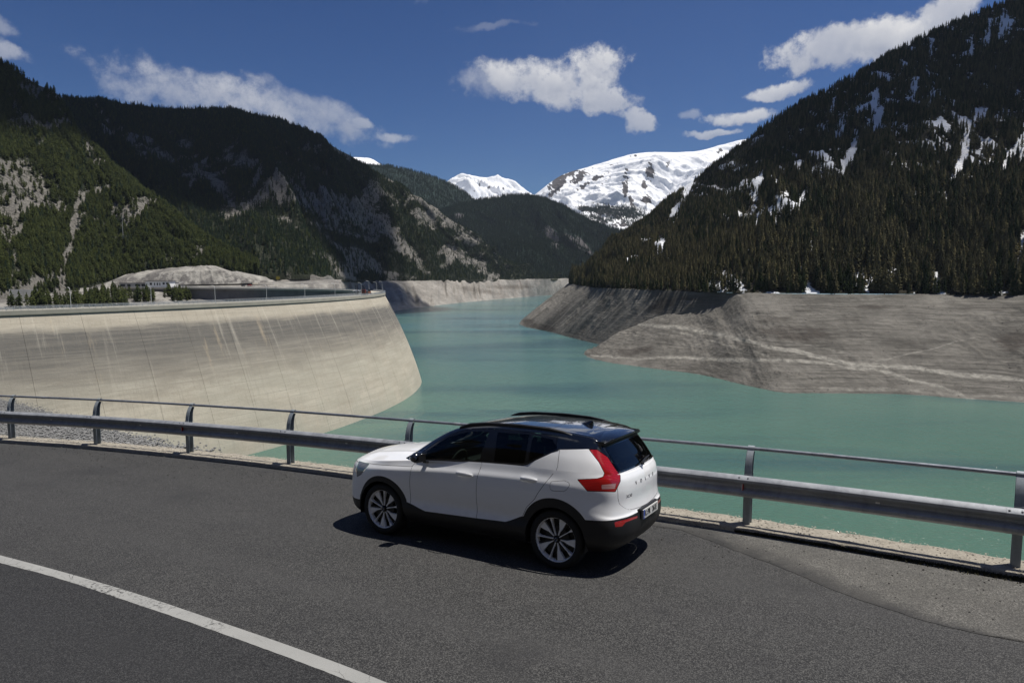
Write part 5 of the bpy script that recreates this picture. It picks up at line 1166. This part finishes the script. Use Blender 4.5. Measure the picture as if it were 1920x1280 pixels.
# --- parts
car_part('body', [(LOW.V, LOW.F), (WG.V, WG.F)], M_WHITE_P)
car_part('hood', [hd, hood_cut], M_WHITE_P)
car_part('roof', [(GSH.V, GSH.F)], M_BLACK_P); car_part('door_frame', [door_frames], M_BLK2)
car_part('glass_roof_panel', [sun1], M_BLACK_P); car_part('glass_roof_panel', [sun2], M_BLACK_P)
car_part('windscreen', [ws], M_GLASS)
car_part('cladding', [(CL.V, CL.F)], M_CLAD)
tg_ = car_part('tailgate', [gate, gate2, shelf], M_WHITE_P); car_part('rear_window', [rw], M_RGLASS, tg_)
car_part('grille', [grille], M_TRIM)
for q in (1, -1):
    d1 = car_part('front_door', [fd, fd2], M_WHITE_P, side=q); d2 = car_part('rear_door', [rd, rd2], M_WHITE_P, side=q)
    car_part('window', [w1], M_GLASS, d1, q); car_part('window', [w2], M_PRIV, d2, q); car_part('quarter_window', [w3], M_PRIV, d2, q)
    for s0, s1, z0, z1, par in ((2.145, 2.400, 1.010, 1.004, d1), (3.110, 3.350, 1.052, 1.046, d2)):
        b = MB(); rings = []
        for f_ in np.linspace(0, 1, 13):
            r_ = .014+.012*math.sin(math.pi*min(1, max(0, f_)))**.4; out = .012+.028*math.sin(math.pi*f_)**.5; s_ = s0+(s1-s0)*f_; z_ = z0+(z1-z0)*f_+.004*math.sin(math.pi*f_)
            yy = (.900 if par is d1 else .906)+out-.006; rings.append([(s_, q*(yy+math.cos(a)*.009), z_+math.sin(a)*r_) for a in np.linspace(0, 2*math.pi, 9)[:-1]])
        b.loft(rings); T3(b, 'handle', M_WHITE_P, par)
    tl = car_part('tail_lamp', [(TL.V, TL.F), tl2], M_TAIL, side=q); car_part('clear_lens', [tclr], M_TAIL2, tl, q)
    car_part('headlight', [hl], M_HEAD, side=q); car_part('reflector', [fog], M_TAIL, side=q)
    if q == 1: car_part('fuel_flap', [fuel], M_WHITE_P, side=q)
    else: car_part('side_panel', [fuel], M_WHITE_P, side=q)
    # mirror: stalk, housing and glass
    b = MB(); b.loft([[(1.60, q*(.845+.02*0), z_), (1.66, q*.845, z_), (1.68, q*.93, z_+.015), (1.62, q*.93, z_+.015)] for z_ in (1.075, 1.105)]); rings = []
    for yy, sc2 in ((.885, .55), (.90, .85), (.95, 1.0), (1.02, .98), (1.065, .86), (1.085, .55)):
        rings.append([(1.605-.02*(yy-.88)/.2 + (.055*math.cos(a)-.012)*sc2*(1 if math.cos(a) > 0 else 1.35), q*yy, 1.165+.075*math.sin(a)*sc2*(1-.25*(yy > 1.03))) for a in np.linspace(0, 2*math.pi, 17)[:-1]])
    b.loft(rings); mr = T3(b, 'mirror', M_BLACK_P, sm=True, ang=50)
    b = MB(); b.box((1.655, q*.985, 1.165), (.006, .15, .10), bev=.002); T3(b, 'mirror_glass', M_RIMB, mr, False)
    # roof rail
    b = MB(); rings = []
    for s_, z_, h_ in ((2.04, 1.565, .01), (2.10, 1.590, .02), (2.2, 1.62, .028), (2.45, 1.647, .028), (2.95, 1.656, .028), (3.35, 1.640, .028), (3.55, 1.612, .026), (3.64, 1.588, .018), (3.70, 1.568, .01)):
        yy = float(hf(ye_, np.array([s_]))[0])-.028; zz = float(hf(ze_, np.array([s_]))[0])
        rings.append([(s_, q*(yy-.016), zz-.004), (s_, q*(yy-.020), z_), (s_, q*yy, z_+.006), (s_, q*(yy+.018), z_-.006), (s_, q*(yy+.016), zz-.006)])
    b.loft(rings); T3(b, 'roof_rail', M_TRIM)
# spoiler over the rear window
b = MB(); rings = []
for yy in np.linspace(-.585, .585, 25):
    k_ = 1-(abs(yy)/.585)**4; te = 4.075+.075*k_; zt = 1.500+.046*k_
    z0_ = float(hf(zc_, np.array([3.80]))[0])*k_*.5 + (1-.5*k_)*1.55
    a_ = np.array([3.80]); e_, c_ = float(hf(ze_, a_)[0]), float(hf(zc_, a_)[0]); fr = min(1, abs(yy)/(.62)); zr = c_-(c_-e_)*fr**2.2+.003
    a2 = np.array([3.96]); e2, c2 = float(hf(ze_, a2)[0]), float(hf(zc_, a2)[0]); zr2 = c2-(c2-e2)*fr**2.2+.010
    rings.append([(3.80, yy, zr), (3.96, yy, zr2), (te-.01, yy, zt+.018), (te+.004, yy, zt+.006), (te, yy, zt-.012), (4.02, yy, zt-.045), (3.93, yy, zr2-.055), (3.83, yy, zr-.02)])
b.loft(rings); sp_ = T3(b, 'spoiler', M_BLACK_P, ang=50)
b = MB(); b.loft([[(r_[3][0]+.002, r_[3][1], r_[3][2]-.003), (r_[4][0]+.002, r_[4][1], r_[4][2]-.003), (r_[5][0], r_[5][1], r_[5][2]-.004), (r_[6][0], r_[6][1], r_[6][2]-.004)] for r_ in rings], closed=False, cap=False); T3(b, 'spoiler_underside', M_TRIM, sp_)
b = MB()  # fins closing the spoiler onto the lamps
for q in (1, -1): b.loft([[(3.90, q*.575, 1.50), (4.03, q*.575, 1.495), (4.045, q*.60, 1.41), (3.96, q*.62, 1.43)], [(3.90, q*.600, 1.50), (4.03, q*.592, 1.495), (4.045, q*.615, 1.41), (3.96, q*.655, 1.43)]])
T3(b, 'spoiler_fin', M_TRIM, sm=False)
b = MB(); rings = []
for f_ in np.linspace(0, 1, 9):
    hh = .065*math.sin(math.pi*min(1, .08+f_*.92)*.5)**1.2*(1 if f_ < .93 else .75); ww = .030*(math.sin(math.pi*(.12+.8*f_)))**.7+.004; s_ = 3.50+.17*f_; z_ = float(hf(zc_, np.array([s_]))[0])-.006
    rings.append([(s_, -ww, z_), (s_, -ww*.6, z_+hh*.6), (s_, 0, z_+hh), (s_, ww*.6, z_+hh*.6), (s_, ww, z_)])
b.loft(rings); T3(b, 'antenna', M_BLACK_P)
# belt trim along the windows
for q in (1, -1):
    b = MB(); rings = []
    for s_, z_ in ((1.47, 1.106), (1.776, 1.130), (2.1, 1.146), (2.472, 1.163), (3.10, 1.194), (3.16, 1.212), (3.549, 1.412)):
        i_ = np.argmin(abs(sg-s_)); zz = G_[i_, :50, 2]; yy = float(np.interp(z_, zz, G_[i_, :50, 1])); rings.append([(s_, q*(yy-.004), z_-.006), (s_, q*(yy+.006), z_-.006), (s_, q*(yy+.006), z_+.006), (s_, q*(yy-.004), z_+.008)])
    b.loft(rings); T3(b, 'window_trim', M_TRIM)
# cowl and wipers
b = MB(); rings = []
for s_, dz in ((1.16, .0), (1.24, .012), (1.34, .0), (1.42, -.03)): rings.append([(s_ + .22*(yy/.8)**2, yy, 1.125+dz-.045*(yy/.8)**2) for yy in np.linspace(-.80, .80, 17)])
b.loft(rings, closed=False, cap=False); T3(b, 'cowl', M_TRIM)
for y0, y1 in ((-.45, .15), (.2, .72)):
    b = MB(); b.tube([(1.30+.1*(y0/.8)**2, y0, 1.168), (1.33+.1*((y0+y1)/1.6)**2, (y0+y1)/2, 1.19), (1.40+.14*(y1/.8)**2, y1, 1.185)], .008, 6); T3(b, 'wiper', M_TRIM)
b = MB(); b.tube([(4.325, -.03, 1.20), (4.30, -.18, 1.225), (4.288, -.36, 1.235)], [.014, .009, .006], 6); b.lathe([(0, .02), (.022, .012), (.026, -.01)], (4.33, 0, 1.195), n=10); T3(b, 'rear_wiper', M_TRIM, tg_)
# underbody, arch liners, exhaust lip
b = MB(); b.box((2.2, 0, .30), (2.2, 1.55, .14)); b.box((.35, 0, .34), (.5, 1.1, .2)); b.box((3.9, 0, .38), (.35, 1.1, .16)); T3(b, 'underbody', M_TRIM, sm=False)
for s_ in (WF, WR):
    for q in (1, -1):
        b = MB(); rings = []
        for a in np.linspace(-.25, math.pi+.25, 22): c_, n_ = math.cos(a), math.sin(a); rings.append([(s_+.398*c_, q*.905, ZA+.398*n_), (s_+.398*c_, q*.60, ZA+.398*n_), (s_+.05*c_, q*.58, ZA+.05*n_)])
        b.loft(rings, closed=False, cap=False); T3(b, 'arch_liner', M_TRIM)
# number plate with its holder
b = MB(); b.box((4.400, 0, .640), (.05, .58, .13), bev=.012); ph = T3(b, 'plate_recess', M_TRIM, tg_, False)
tilt = .0
b = MB(); b.box((4.434, 0, .632), (.012, .520, .113), bev=.004); pt_ = T3(b, 'number_plate', mat('white plate', (.62, .62, .60), .4, scale=30), tg_, False)
b = MB(); b.box((4.4405, .235, .632), (.003, .044, .108)); T3(b, 'plate_band', mat('blue plate band', (.01, .05, .32), .4), pt_, False)
M_INK = mat('black plate print', (.01, .01, .01), .5)
def lettering(name, text, size, m, place, parent, depth=.002, space=1.0):
    cu_ = bpy.data.curves.new(name, 'FONT'); cu_.body = text; cu_.size = size; cu_.extrude = depth; cu_.align_x = 'CENTER'; cu_.align_y = 'CENTER'; cu_.space_character = space
    t_ = bpy.data.objects.new(name, cu_); COL.objects.link(t_); dg = bpy.context.evaluated_depsgraph_get(); me_ = bpy.data.meshes.new_from_object(t_.evaluated_get(dg))
    bpy.data.objects.remove(t_); me_.name = name
    co = np.zeros(len(me_.vertices)*3, np.float32); me_.vertices.foreach_get('co', co); co = co.reshape(-1, 3)
    P_ = place(co); P_ = np.stack([P_[:, 0]-S0, -P_[:, 1], P_[:, 2]], 1).astype(np.float32); me_.vertices.foreach_set('co', P_.ravel()); me_.materials.clear(); me_.materials.append(m)
    bm_ = bmesh.new(); bm_.from_mesh(me_); bmesh.ops.recalc_face_normals(bm_, faces=bm_.faces); bm_.to_mesh(me_); bm_.free()
    o_ = bpy.data.objects.new(name, me_); COL.objects.link(o_); o_.parent = parent; return o_
# seen from behind, left is the car's left: text x runs to the car's right (-y)
flat = lambda sx, y0, z0, kx=1.0: (lambda c: np.stack([sx+c[:, 2], y0-c[:, 0]*kx, z0+c[:, 1]], 1))
lettering('plate_letters', 'K', .098, M_INK, flat(4.4420, .178, .632, .80), pt_); lettering('plate_letters', 'PR', .098, M_INK, flat(4.4420, .068, .632, .80), pt_); lettering('plate_letters', '261E', .098, M_INK, flat(4.4420, -.125, .632, .82), pt_)
b = MB(); b.lathe([(0, .0015), (.010, .0015), (.010, 0)], (4.4410, .130, .646), n=10, R=Matrix(((0, 0, 1), (0, 1, 0), (-1, 0, 0)))); b.lathe([(0, .0015), (.010, .0015), (.010, 0)], (4.4410, .130, .616), n=10, R=Matrix(((0, 0, 1), (0, 1, 0), (-1, 0, 0)))); T3(b, 'plate_seal', mat('plate seal', (.1, .12, .2), .5), pt_, False)
lettering('plate_letters', 'D', .03, mat('white plate print', (.7, .7, .7), .5), flat(4.4435, .235, .600), pt_, .0005)
AV = A_.reshape(-1, 3)
def tail_s(y, z):      # depth of the tail surface
    m_ = AV[:, 0] > 3.9; Q = AV[m_]; y = np.abs(y); out = []
    for a, c_ in zip(y, z): d_ = (Q[:, 1]-a)**2 + (Q[:, 2]-c_)**2; k_ = np.argpartition(d_, 4)[:4]; w_ = 1/(d_[k_]+1e-7); out.append((Q[k_, 0]*w_).sum()/w_.sum())
    return np.array(out)
def on_tail(y0, z0, kx, off=.001): return lambda c: np.stack([tail_s(y0-c[:, 0]*kx, z0+c[:, 1]) + off + c[:, 2], y0-c[:, 0]*kx, z0+c[:, 1]], 1)
for i_, ch in enumerate('VOLVO'): lettering('badge_letter', ch, .055, M_LETTER, on_tail(.29-.145*i_, 1.015, 1.25, .002), tg_, .002)
lettering('model_badge', 'XC40', .052, M_LETTER, on_tail(.475, .895, 1.05, .001), tg_, .001)
# cabin
cab = T3((lambda b: (b.box((2.55, 0, .50), (2.7, 1.5, .06)), b)[1])(MB()), 'cabin_floor', M_INT, sm=False)
b = MB(); b.loft([[(1.25, yy, .70), (1.30, yy, 1.08), (1.62, yy, 1.10), (1.72, yy, .95), (1.68, yy, .6)] for yy in (-.74, -.3, .3, .74)]); T3(b, 'dashboard', M_INT)
def seat(s_, y_, w_=.52, bench=False):
    b = MB(); b.box((s_, y_, .68), (.52, w_, .16), bev=.04); b.loft([[(s_+.20+.16*f_, y_-w_/2*(1-.2*f_), .70+.58*f_), (s_+.32+.16*f_, y_-w_/2*(1-.2*f_), .70+.58*f_), (s_+.32+.16*f_, y_+w_/2*(1-.2*f_), .70+.58*f_), (s_+.20+.16*f_, y_+w_/2*(1-.2*f_), .70+.58*f_)] for f_ in (0, .3, .7, 1)])
    o_ = T3(b, 'seat', M_SEAT, sm=True)
    for yy in ((y_,) if not bench else (-.42, 0, .42)): b = MB(); b.box((s_+.43, yy, 1.39), (.10, .27, .17), bev=.04); T3(b, 'headrest', M_SEAT, o_)
seat(2.05, .37); seat(2.05, -.37); seat(2.95, 0, 1.25, True)
b = MB(); b.tube([(1.80+.06*math.sin(a), .37+.185*math.cos(a), 1.02+.175*math.sin(a)) for a in np.linspace(0, 2*math.pi, 25)], .014, 8, cap=False); b.tube([(1.80, .2, 1.02), (1.79, .54, 1.02)], .014, 6); b.tube([(1.79, .37, 1.0), (1.60, .37, .95)], .03, 8); T3(b, 'steering_wheel', M_INT)
b = MB(); b.box((1.86, 0, 1.44), (.03, .22, .07), bev=.01); T3(b, 'inner_mirror', M_INT, sm=False)
# wheels
def wheel(s_, q, rot):
    def at(b): b.V = [((lambda x, y, z: (s_+x*math.cos(rot)-z*math.sin(rot), q*(.775+y), ZA+x*math.sin(rot)+z*math.cos(rot)))(*v)) for v in b.V]; return b
    b = MB(); b.lathe([(.05, .06), (.16, .055), (.165, .02), (.235, .02), (.240, -.1), (.10, -.1), (.0, -.1)], axis='Y', n=40); w_ = T3(at(b), 'wheel', M_RIMB)
    b = MB(); b.lathe([(.262, .108), (.275, .116), (.300, .120), (.328, .116), (.347, .100), (.356, .075), (.358, .03), (.358, -.03), (.356, -.08), (.345, -.105), (.300, -.12), (.262, -.10), (.262, .108)], axis='Y', n=72); T3(at(b), 'tyre', M_RUB, w_)
    b = MB(); b.lathe([(.250, .04), (.256, .098), (.264, .110), (.270, .106), (.268, .095)], axis='Y', n=72); T3(at(b), 'rim', M_SIL, w_)
    b = MB(); b.lathe([(.262, .09), (.255, -.09)], axis='Y', n=48); T3(at(b), 'barrel', M_RIMB, w_)
    def plate(poly, y0, y1, m_, name):
        b = MB()
        ys = lambda x, z, base: base - .028*(1-min(1, math.hypot(x, z)/.26))*-1*0 + base*0
        b.loft([[(x, y0, z) for x, z in poly], [(x, y1-.022*max(0, 1-math.hypot(x, z)/.20), z) for x, z in poly]]); T3(at(b), name, m_, w_, False)
    for k in range(5):
        a0 = 2*math.pi*k/5
        def pol(L): return [(r*math.cos(a0+math.radians(t_)), r*math.sin(a0+math.radians(t_))) for r, t_ in L]
        plate(pol([(.045, -9), (.12, -4.2), (.20, -3.2), (.252, -6.0), (.254, 1.5), (.20, -.6), (.12, .6), (.045, 9)]), .045, .092, M_SIL, 'spoke')
        plate(pol([(.05, 24), (.10, 27), (.150, 23), (.252, 22.5), (.254, 44), (.185, 41), (.13, 36), (.05, 38)]), .045, .088, M_SIL, 'spoke')
        plate(pol([(.04, 18), (.14, 14), (.252, 16), (.252, 20.6), (.148, 20.2), (.108, 25), (.05, 21)]), .03, .07, M_RIMB, 'spoke_back')
    b = MB(); b.lathe([(0, .096), (.028, .095), (.034, .088), (.036, .05)], axis='Y', n=24); T3(at(b), 'hub_cap', M_RIMB, w_)
    b = MB(); b.tube([(.017*math.cos(a), .0965, .017*math.sin(a)) for a in np.linspace(0, 2*math.pi, 17)], .0025, 5, cap=False); T3(at(b), 'hub_ring', M_CHROME, w_)
wheel(WF, 1, .28); wheel(WR, 1, .62); wheel(WF, -1, .1); wheel(WR, -1, .5)
# ------------------------------------------------------------------ buildings and small things at the far end of the dam
M_WALLW = mat('white render', (.88, .88, .86), .8); M_WALLG = mat('grey concrete wall', (.40, .39, .37), .9, var=.2, scale=.3); M_ROOFD = mat('dark flat roof', (.05, .05, .055), .7); M_GLZ = mat('dark window', (.03, .035, .045), .1)
M_WALLC = mat('pale retaining concrete', (.70, .67, .60), .9, var=.15, scale=.15)
def bbox_(px0, px1, pyb, d, h, depth, base_drop=3):
    a, b_ = atD(px0, pyb, d), atD(px1, pyb, d); return a, b_, h, depth, base_drop
def building(name, lab, cat, px0, px1, pyb, d, h, depth, mw, wins, roof_over=.4, yaw=0.0):
    a, b_ = atD(px0, pyb, d), atD(px1, pyb, d); w_ = b_[0]-a[0]; z0 = a[2]
    r = empty(name, ((a[0]+b_[0])/2, d+depth/2, z0), yaw); tag(r, lab, cat)
    b = MB(); b.box((0, 0, h/2-1.5), (w_, depth, h+3)); b.build('wall', mw, r)
    b = MB(); b.box((0, 0, h+.2), (w_+2*roof_over, depth+2*roof_over, .4)); b.build('roof', M_ROOFD, r)
    for f0, f1, z1, z2 in wins:
        b = MB(); b.box((w_*((f0+f1)/2-.5), -depth/2-.02, (z1+z2)/2), (w_*(f1-f0), .12, z2-z1)); wn = b.build('window', M_GLZ, r)
        b = MB(); b.box((w_*((f0+f1)/2-.5), -depth/2-.06, z1-.08), (w_*(f1-f0)+.2, .2, .12)); b.build('sill', M_WALLG, wn)
    return r
building('control_house', 'white flat-roofed building with dark windows behind the dam crest', 'building', 273, 318, 537, 672, 5.0, 12, M_WALLW, [(.18, .27, 1.5, 3.6), (.36, .40, 1.3, 3.4), (.47, .52, 1.3, 3.4), (.58, .62, 1.3, 3.4), (.72, .80, 2.0, 3.8), (.86, .95, 2.0, 3.8)], .8)
building('annex', 'long low grey building with dark openings left of the white building', 'building', 224, 273.5, 538, 678, 3.7, 9, M_WALLG, [(.05, .22, .6, 2.8), (.30, .42, .4, 2.8), (.60, .78, .4, 2.8), (.84, .98, .4, 2.9)], .3)
building('shed', 'small dark-fronted shed right of the white building', 'shed', 318.5, 330, 536, 684, 3.2, 6, M_WALLG, [(.1, .9, .3, 2.6)], .2)
def wall_(name, lab, pts, h, th, m, cat='wall', panel=6.0):
    q = np.array(pts); r = empty(name, tuple(q[0])); tag(r, lab, cat); k = 0
    for a, b_ in zip(q[:-1], q[1:]):
        L = np.linalg.norm(b_-a); n_ = max(1, int(L/panel)); dr = (b_-a)/L; yw = math.atan2(dr[1], dr[0]); R3 = Matrix.Rotation(yw, 3, 'Z')
        for i in range(n_):
            c = a+(b_-a)*(i+.5)/n_; b = MB(); b.box(Vector(c-q[0])+Vector((0, 0, h/2-1)), (L/n_-.12, th, h+2), R3, bev=.03); b.build('wall_panel', m, r)
    return r
wall_('retaining_wall', 'long pale concrete retaining wall at the foot of the quarried rock face', [D(330, 537, 712), D(362, 536.5, 722), D(420, 534.5, 745), D(484, 531.5, 775)], 4.6, .6, M_WALLC)
wall_('ramp_wall', 'pale sloping concrete wing wall beside the white building at the dam end', [D(305, 541, 650), D(325, 551, 625)], 3.2, 1.2, M_WALLC, panel=30)
wall_('slope_wall', 'grey concrete wall on the hillside at the far left behind the dam', [D(18, 562, 520), D(72, 562, 530)], 8, 1.0, M_WALLG, panel=9)
# vehicles far away on the bench
def mini_car(lab, px, py, d, col, yaw, hgt=1.5, L=4.3, name='parked_car', cat='car'):
    p_ = atD(px, py, d); r = empty(name, tuple(p_), yaw); tag(r, lab, cat)
    mp = mat('paint ' + lab[:8], col, .4, coat=.6); w_ = 1.75; pr = [(-L/2, .35), (-L/2, .75), (-L/2+.2, .9), (-L*.22, 1.0), (-L*.08, hgt), (L*.22, hgt), (L*.36, 1.02), (L/2-.05, .95), (L/2, .7), (L/2, .35)]
    b = MB(); b.loft([[(x, yy*(1 if z < 1.05 else .86), z) for x, z in pr] for yy in (-w_/2, w_/2)]); b.build('body', mp, r)
    b = MB(); b.loft([[(-L*.19, s_*w_/2*1.0, 1.03), (-L*.075, s_*w_/2*.87, hgt-.1), (L*.2, s_*w_/2*.87, hgt-.1), (L*.31, s_*w_/2, 1.03)] for s_ in (-1.01, 1.01)]); b.build('windows', M_GLZ, r)
    for x in (-L*.31, L*.30):
        for s_ in (-1, 1): b = MB(); b.lathe([(0, .1), (.31, .1), (.31, -.1), (0, -.1)], (x, s_*.80, .31), 'Y', 14); b.build('wheel', M_RUB, r)
    return r
mini_car('small dark grey car on the bench road in front of the retaining wall', 456, 536.5, 735, (.06, .065, .07), .05)
mini_car('small red car right of the grey car in front of the retaining wall', 468, 536, 737, (.42, .02, .015), .05)
mini_car('white car among the machinery at the outer bend of the dam crest', 668, 547.5, 425, (.75, .75, .75), .5)
mini_car('dark blue car parked on the slope right of the yellow sign', 535, 524.5, 880, (.03, .05, .12), .1)
def on_crest(s_, off): p_, t_, n_ = crest_at(np.array([s_])); c = p_[0]+n_[0]*off; return (c[0], c[1], ZC-.25), math.atan2(t_[0][1], t_[0][0])
# red and black crane truck and orange loader at the bend
(c, a) = on_crest(cl[7]-6, -5.0)
r = empty('crane_truck', c, a); tag(r, 'dark truck with raised crane arm and red cab at the crest bend', 'truck')
b = MB(); b.box((0, 0, 1.0), (6.5, 2.3, .5), bev=.05); b.build('chassis', M_TRIM, r)
b = MB(); b.box((-2.4, 0, 2.2), (1.8, 2.3, 2.0), bev=.15); b.build('cab', mat('dark red cab paint', (.16, .03, .02), .4), r); b = MB(); b.box((-3.32, 0, 2.55), (.05, 2.0, .8)); b.build('windscreen', M_GLZ, r)
b = MB(); b.box((1.2, 0, 1.7), (4.0, 2.2, 1.0), bev=.05); b.build('loading_bed', M_TRIM, r)
b = MB(); b.tube([(-1.0, 0, 1.5), (-1.0, 0, 4.6), (-.2, 0, 6.2), (2.6, 0, 6.6)], [.22, .18, .15, .1], 8); b.build('crane_arm', M_TRIM, r)
b = MB(); b.tube([(2.6, 0, 6.6), (2.6, 0, 4.9)], .04, 6); b.box((2.6, 0, 4.8), (.3, .3, .4)); b.build('hook', M_TRIM, r)
for x in (-2.4, .8, 2.2):
    for s_ in (-1, 1): b = MB(); b.lathe([(0, .15), (.48, .15), (.48, -.15), (0, -.15)], (x, s_*1.0, .5), 'Y', 14); b.build('wheel', M_RUB, r)
(c, a) = on_crest(cl[7]+8, -5.5)
r = empty('wheel_loader', c, a+.3); tag(r, 'small orange loader beside the crane truck on the crest', 'loader'); M_OR = mat('orange paint', (.30, .10, .04), .5)
b = MB(); b.box((0, 0, 1.2), (3.2, 1.7, .9), bev=.1); b.build('body', M_OR, r); b = MB(); b.box((.1, 0, 2.3), (1.4, 1.4, 1.3), bev=.08); b.build('cab', M_GLZ, r); b = MB(); b.tube([(1.4, 0, 1.3), (2.6, 0, .9)], .14, 6); b.box((2.9, 0, .6), (.7, 1.9, .7), bev=.1); b.build('bucket', M_OR, r)
for x in (-1, 1):
    for s_ in (-1, 1): b = MB(); b.lathe([(0, .15), (.5, .15), (.5, -.15), (0, -.15)], (x, s_*.9, .5), 'Y', 14); b.build('wheel', M_RUB, r)
# work platform frame seen as dark uprights with cross beams
(c, a) = on_crest(cl[7]-16, -5.0)
r = empty('work_gantry', c, a); tag(r, 'dark steel gantry frame with two crossbars straddling the crest road', 'gantry')
for x in (-1.5, 1.5):
    for y in (-1.8, 1.8): b = MB(); b.box((x, y, 2.8), (.25, .25, 5.6)); b.build('upright', M_TRIM, r)
for z in (3.6, 5.6): b = MB(); b.box((0, -1.8, z), (3.6, .3, .3)); b.box((0, 1.8, z), (3.6, .3, .3)); b.build('crossbar', M_TRIM, r)
# site containers, sign, transmitter hut
for k, (x, lab) in enumerate(((471, 'pale blue and white site container, leftmost of the three by the rock'), (475.5, 'pale blue and white site container in the middle of the three by the rock'), (480, 'pale blue and white site container, rightmost of the three by the rock'))):
    p_ = atD(x, 526.5, 800); r = empty('site_container', tuple(p_), .1); tag(r, lab, 'container', 'site containers by the rock')
    b = MB(); b.box((0, 0, 2.4), (2.1, 5, 4.8), bev=.04); b.build('shell', M_WALLW, r); b = MB(); b.box((.1, -2.55, 2.4), (1.0, .08, 3.6)); b.build('door', mat('pale blue panel', (.25, .32, .55), .6), r)
p_ = atD(521, 527, 860); r = empty('warning_sign', tuple(p_), 0); tag(r, 'round yellow sign on a post on the slope behind the dam', 'sign'); b = MB(); b.tube([(0, 0, 0), (0, 0, 2.5)], .12, 6); b.build('post', M_LAMP, r)
b = MB(); b.lathe([(0, -.1), (2.4, -.1), (2.4, .1), (0, .1)], (0, 0, 3.9), 'Y', 20); b.build('panel', mat('yellow sign paint', (.42, .34, .05), .6), r)
A = SHEETS['near_left_hill'][0]; c_ = to_px(A); q = np.argmin((c_[..., 0]-231)**2+(c_[..., 1]-450)**2); hp = A.reshape(-1, 3)[q]
r = empty('radio_mast', (hp[0], hp[1], hp[2]), 0); tag(r, 'thin radio mast with a small pale hut on the wooded hillside', 'mast')
b = MB(); b.tube([(0, 0, -2), (0, 0, 26)], [.22, .10], 6); b.build('mast', M_LAMP, r); b = MB(); b.box((1.5, 0, 3.0), (6.5, 4, 3.4)); b.build('hut', M_WALLG, r)

# ------------------------------------------------------------------ clouds added overhead, outside the frame, to throw shade on the slopes
mc = bpy.data.materials.new('cloud vapour'); mc.use_nodes = True; nt = mc.node_tree; nt.nodes.clear(); g = NG(nt)
d_ = g.new('ShaderNodeBsdfDiffuse'); d_.inputs[0].default_value = (.85, .86, .88, 1); t_ = g.new('ShaderNodeBsdfTranslucent'); t_.inputs[0].default_value = (.8, .8, .82, 1); tr_ = g.new('ShaderNodeBsdfTransparent')
a_ = g.new('ShaderNodeMixShader'); a_.inputs[0].default_value = .4; g.l.new(d_.outputs[0], a_.inputs[1]); g.l.new(t_.outputs[0], a_.inputs[2])
b_ = g.new('ShaderNodeMixShader'); g.put(b_.inputs[0], g.rng(g.noise(g.pos(), .012, 5, .6), .30, .55, .12, .42)); g.l.new(tr_.outputs[0], b_.inputs[1]); g.l.new(a_.outputs[0], b_.inputs[2]); o_ = g.new('ShaderNodeOutputMaterial'); g.l.new(b_.outputs[0], o_.inputs[0])
def cloud(lab, gx, gy, gz, alt, rx, ry, seed, n=26):
    """a bank of vapour at height alt, placed where the sun throws its shade on (gx, gy, gz)"""
    R = random.Random(seed); c = Vector((gx, gy, gz)) + SUN_DIR*((alt-gz)/SUN_DIR.z); b = MB()
    for i in range(n):
        a = R.uniform(0, 6.28); q = R.random()**.5; x, y = c.x+rx*q*math.cos(a)*.85, c.y+ry*q*math.sin(a)*.85; r = min(rx, ry)*R.uniform(.28, .5)*(1.15-.5*q)
        sx = r*R.uniform(1, 1.6)*(1 if rx < ry*1.5 else 2); prof = [(0, -.35*r), (sx*.6, -.30*r), (sx, -.05*r), (sx*.95, .2*r), (sx*.6, .5*r), (0, .65*r)]
        b.lathe(prof, (x, y, c.z+R.uniform(0, .25)*r), n=18)
    o = b.build('cloud', mc, None, True, 180); tag(o, lab, kind='stuff')
cloud('added white cloud out of view, shading the right mountain', 640, 1000, 260, 1700, 330, 190, 3)
cloud('added white cloud out of view, shading the far left slopes', -700, 1430, 200, 2300, 560, 300, 5, 50)

cloud('added small cloud out of view, shading the near left summit', -650, 900, 260, 2300, 150, 95, 21, 18)
# ------------------------------------------------------------------ air
HAZE = 2.4e-5
hb = MB(); hb.box((200, 4900, 525), (10400, 12600, 1850)); mh = bpy.data.materials.new('air'); mh.use_nodes = True; nt = mh.node_tree; nt.nodes.clear(); g = NG(nt)
v_ = g.new('ShaderNodeVolumePrincipled'); v_.inputs['Color'].default_value = (.72, .84, 1.0, 1); v_.inputs['Density'].default_value = HAZE; v_.inputs['Anisotropy'].default_value = .2
o_ = g.new('ShaderNodeOutputMaterial'); g.l.new(v_.outputs[0], o_.inputs['Volume']); o = hb.build('haze', mh); tag(o, kind='stuff')
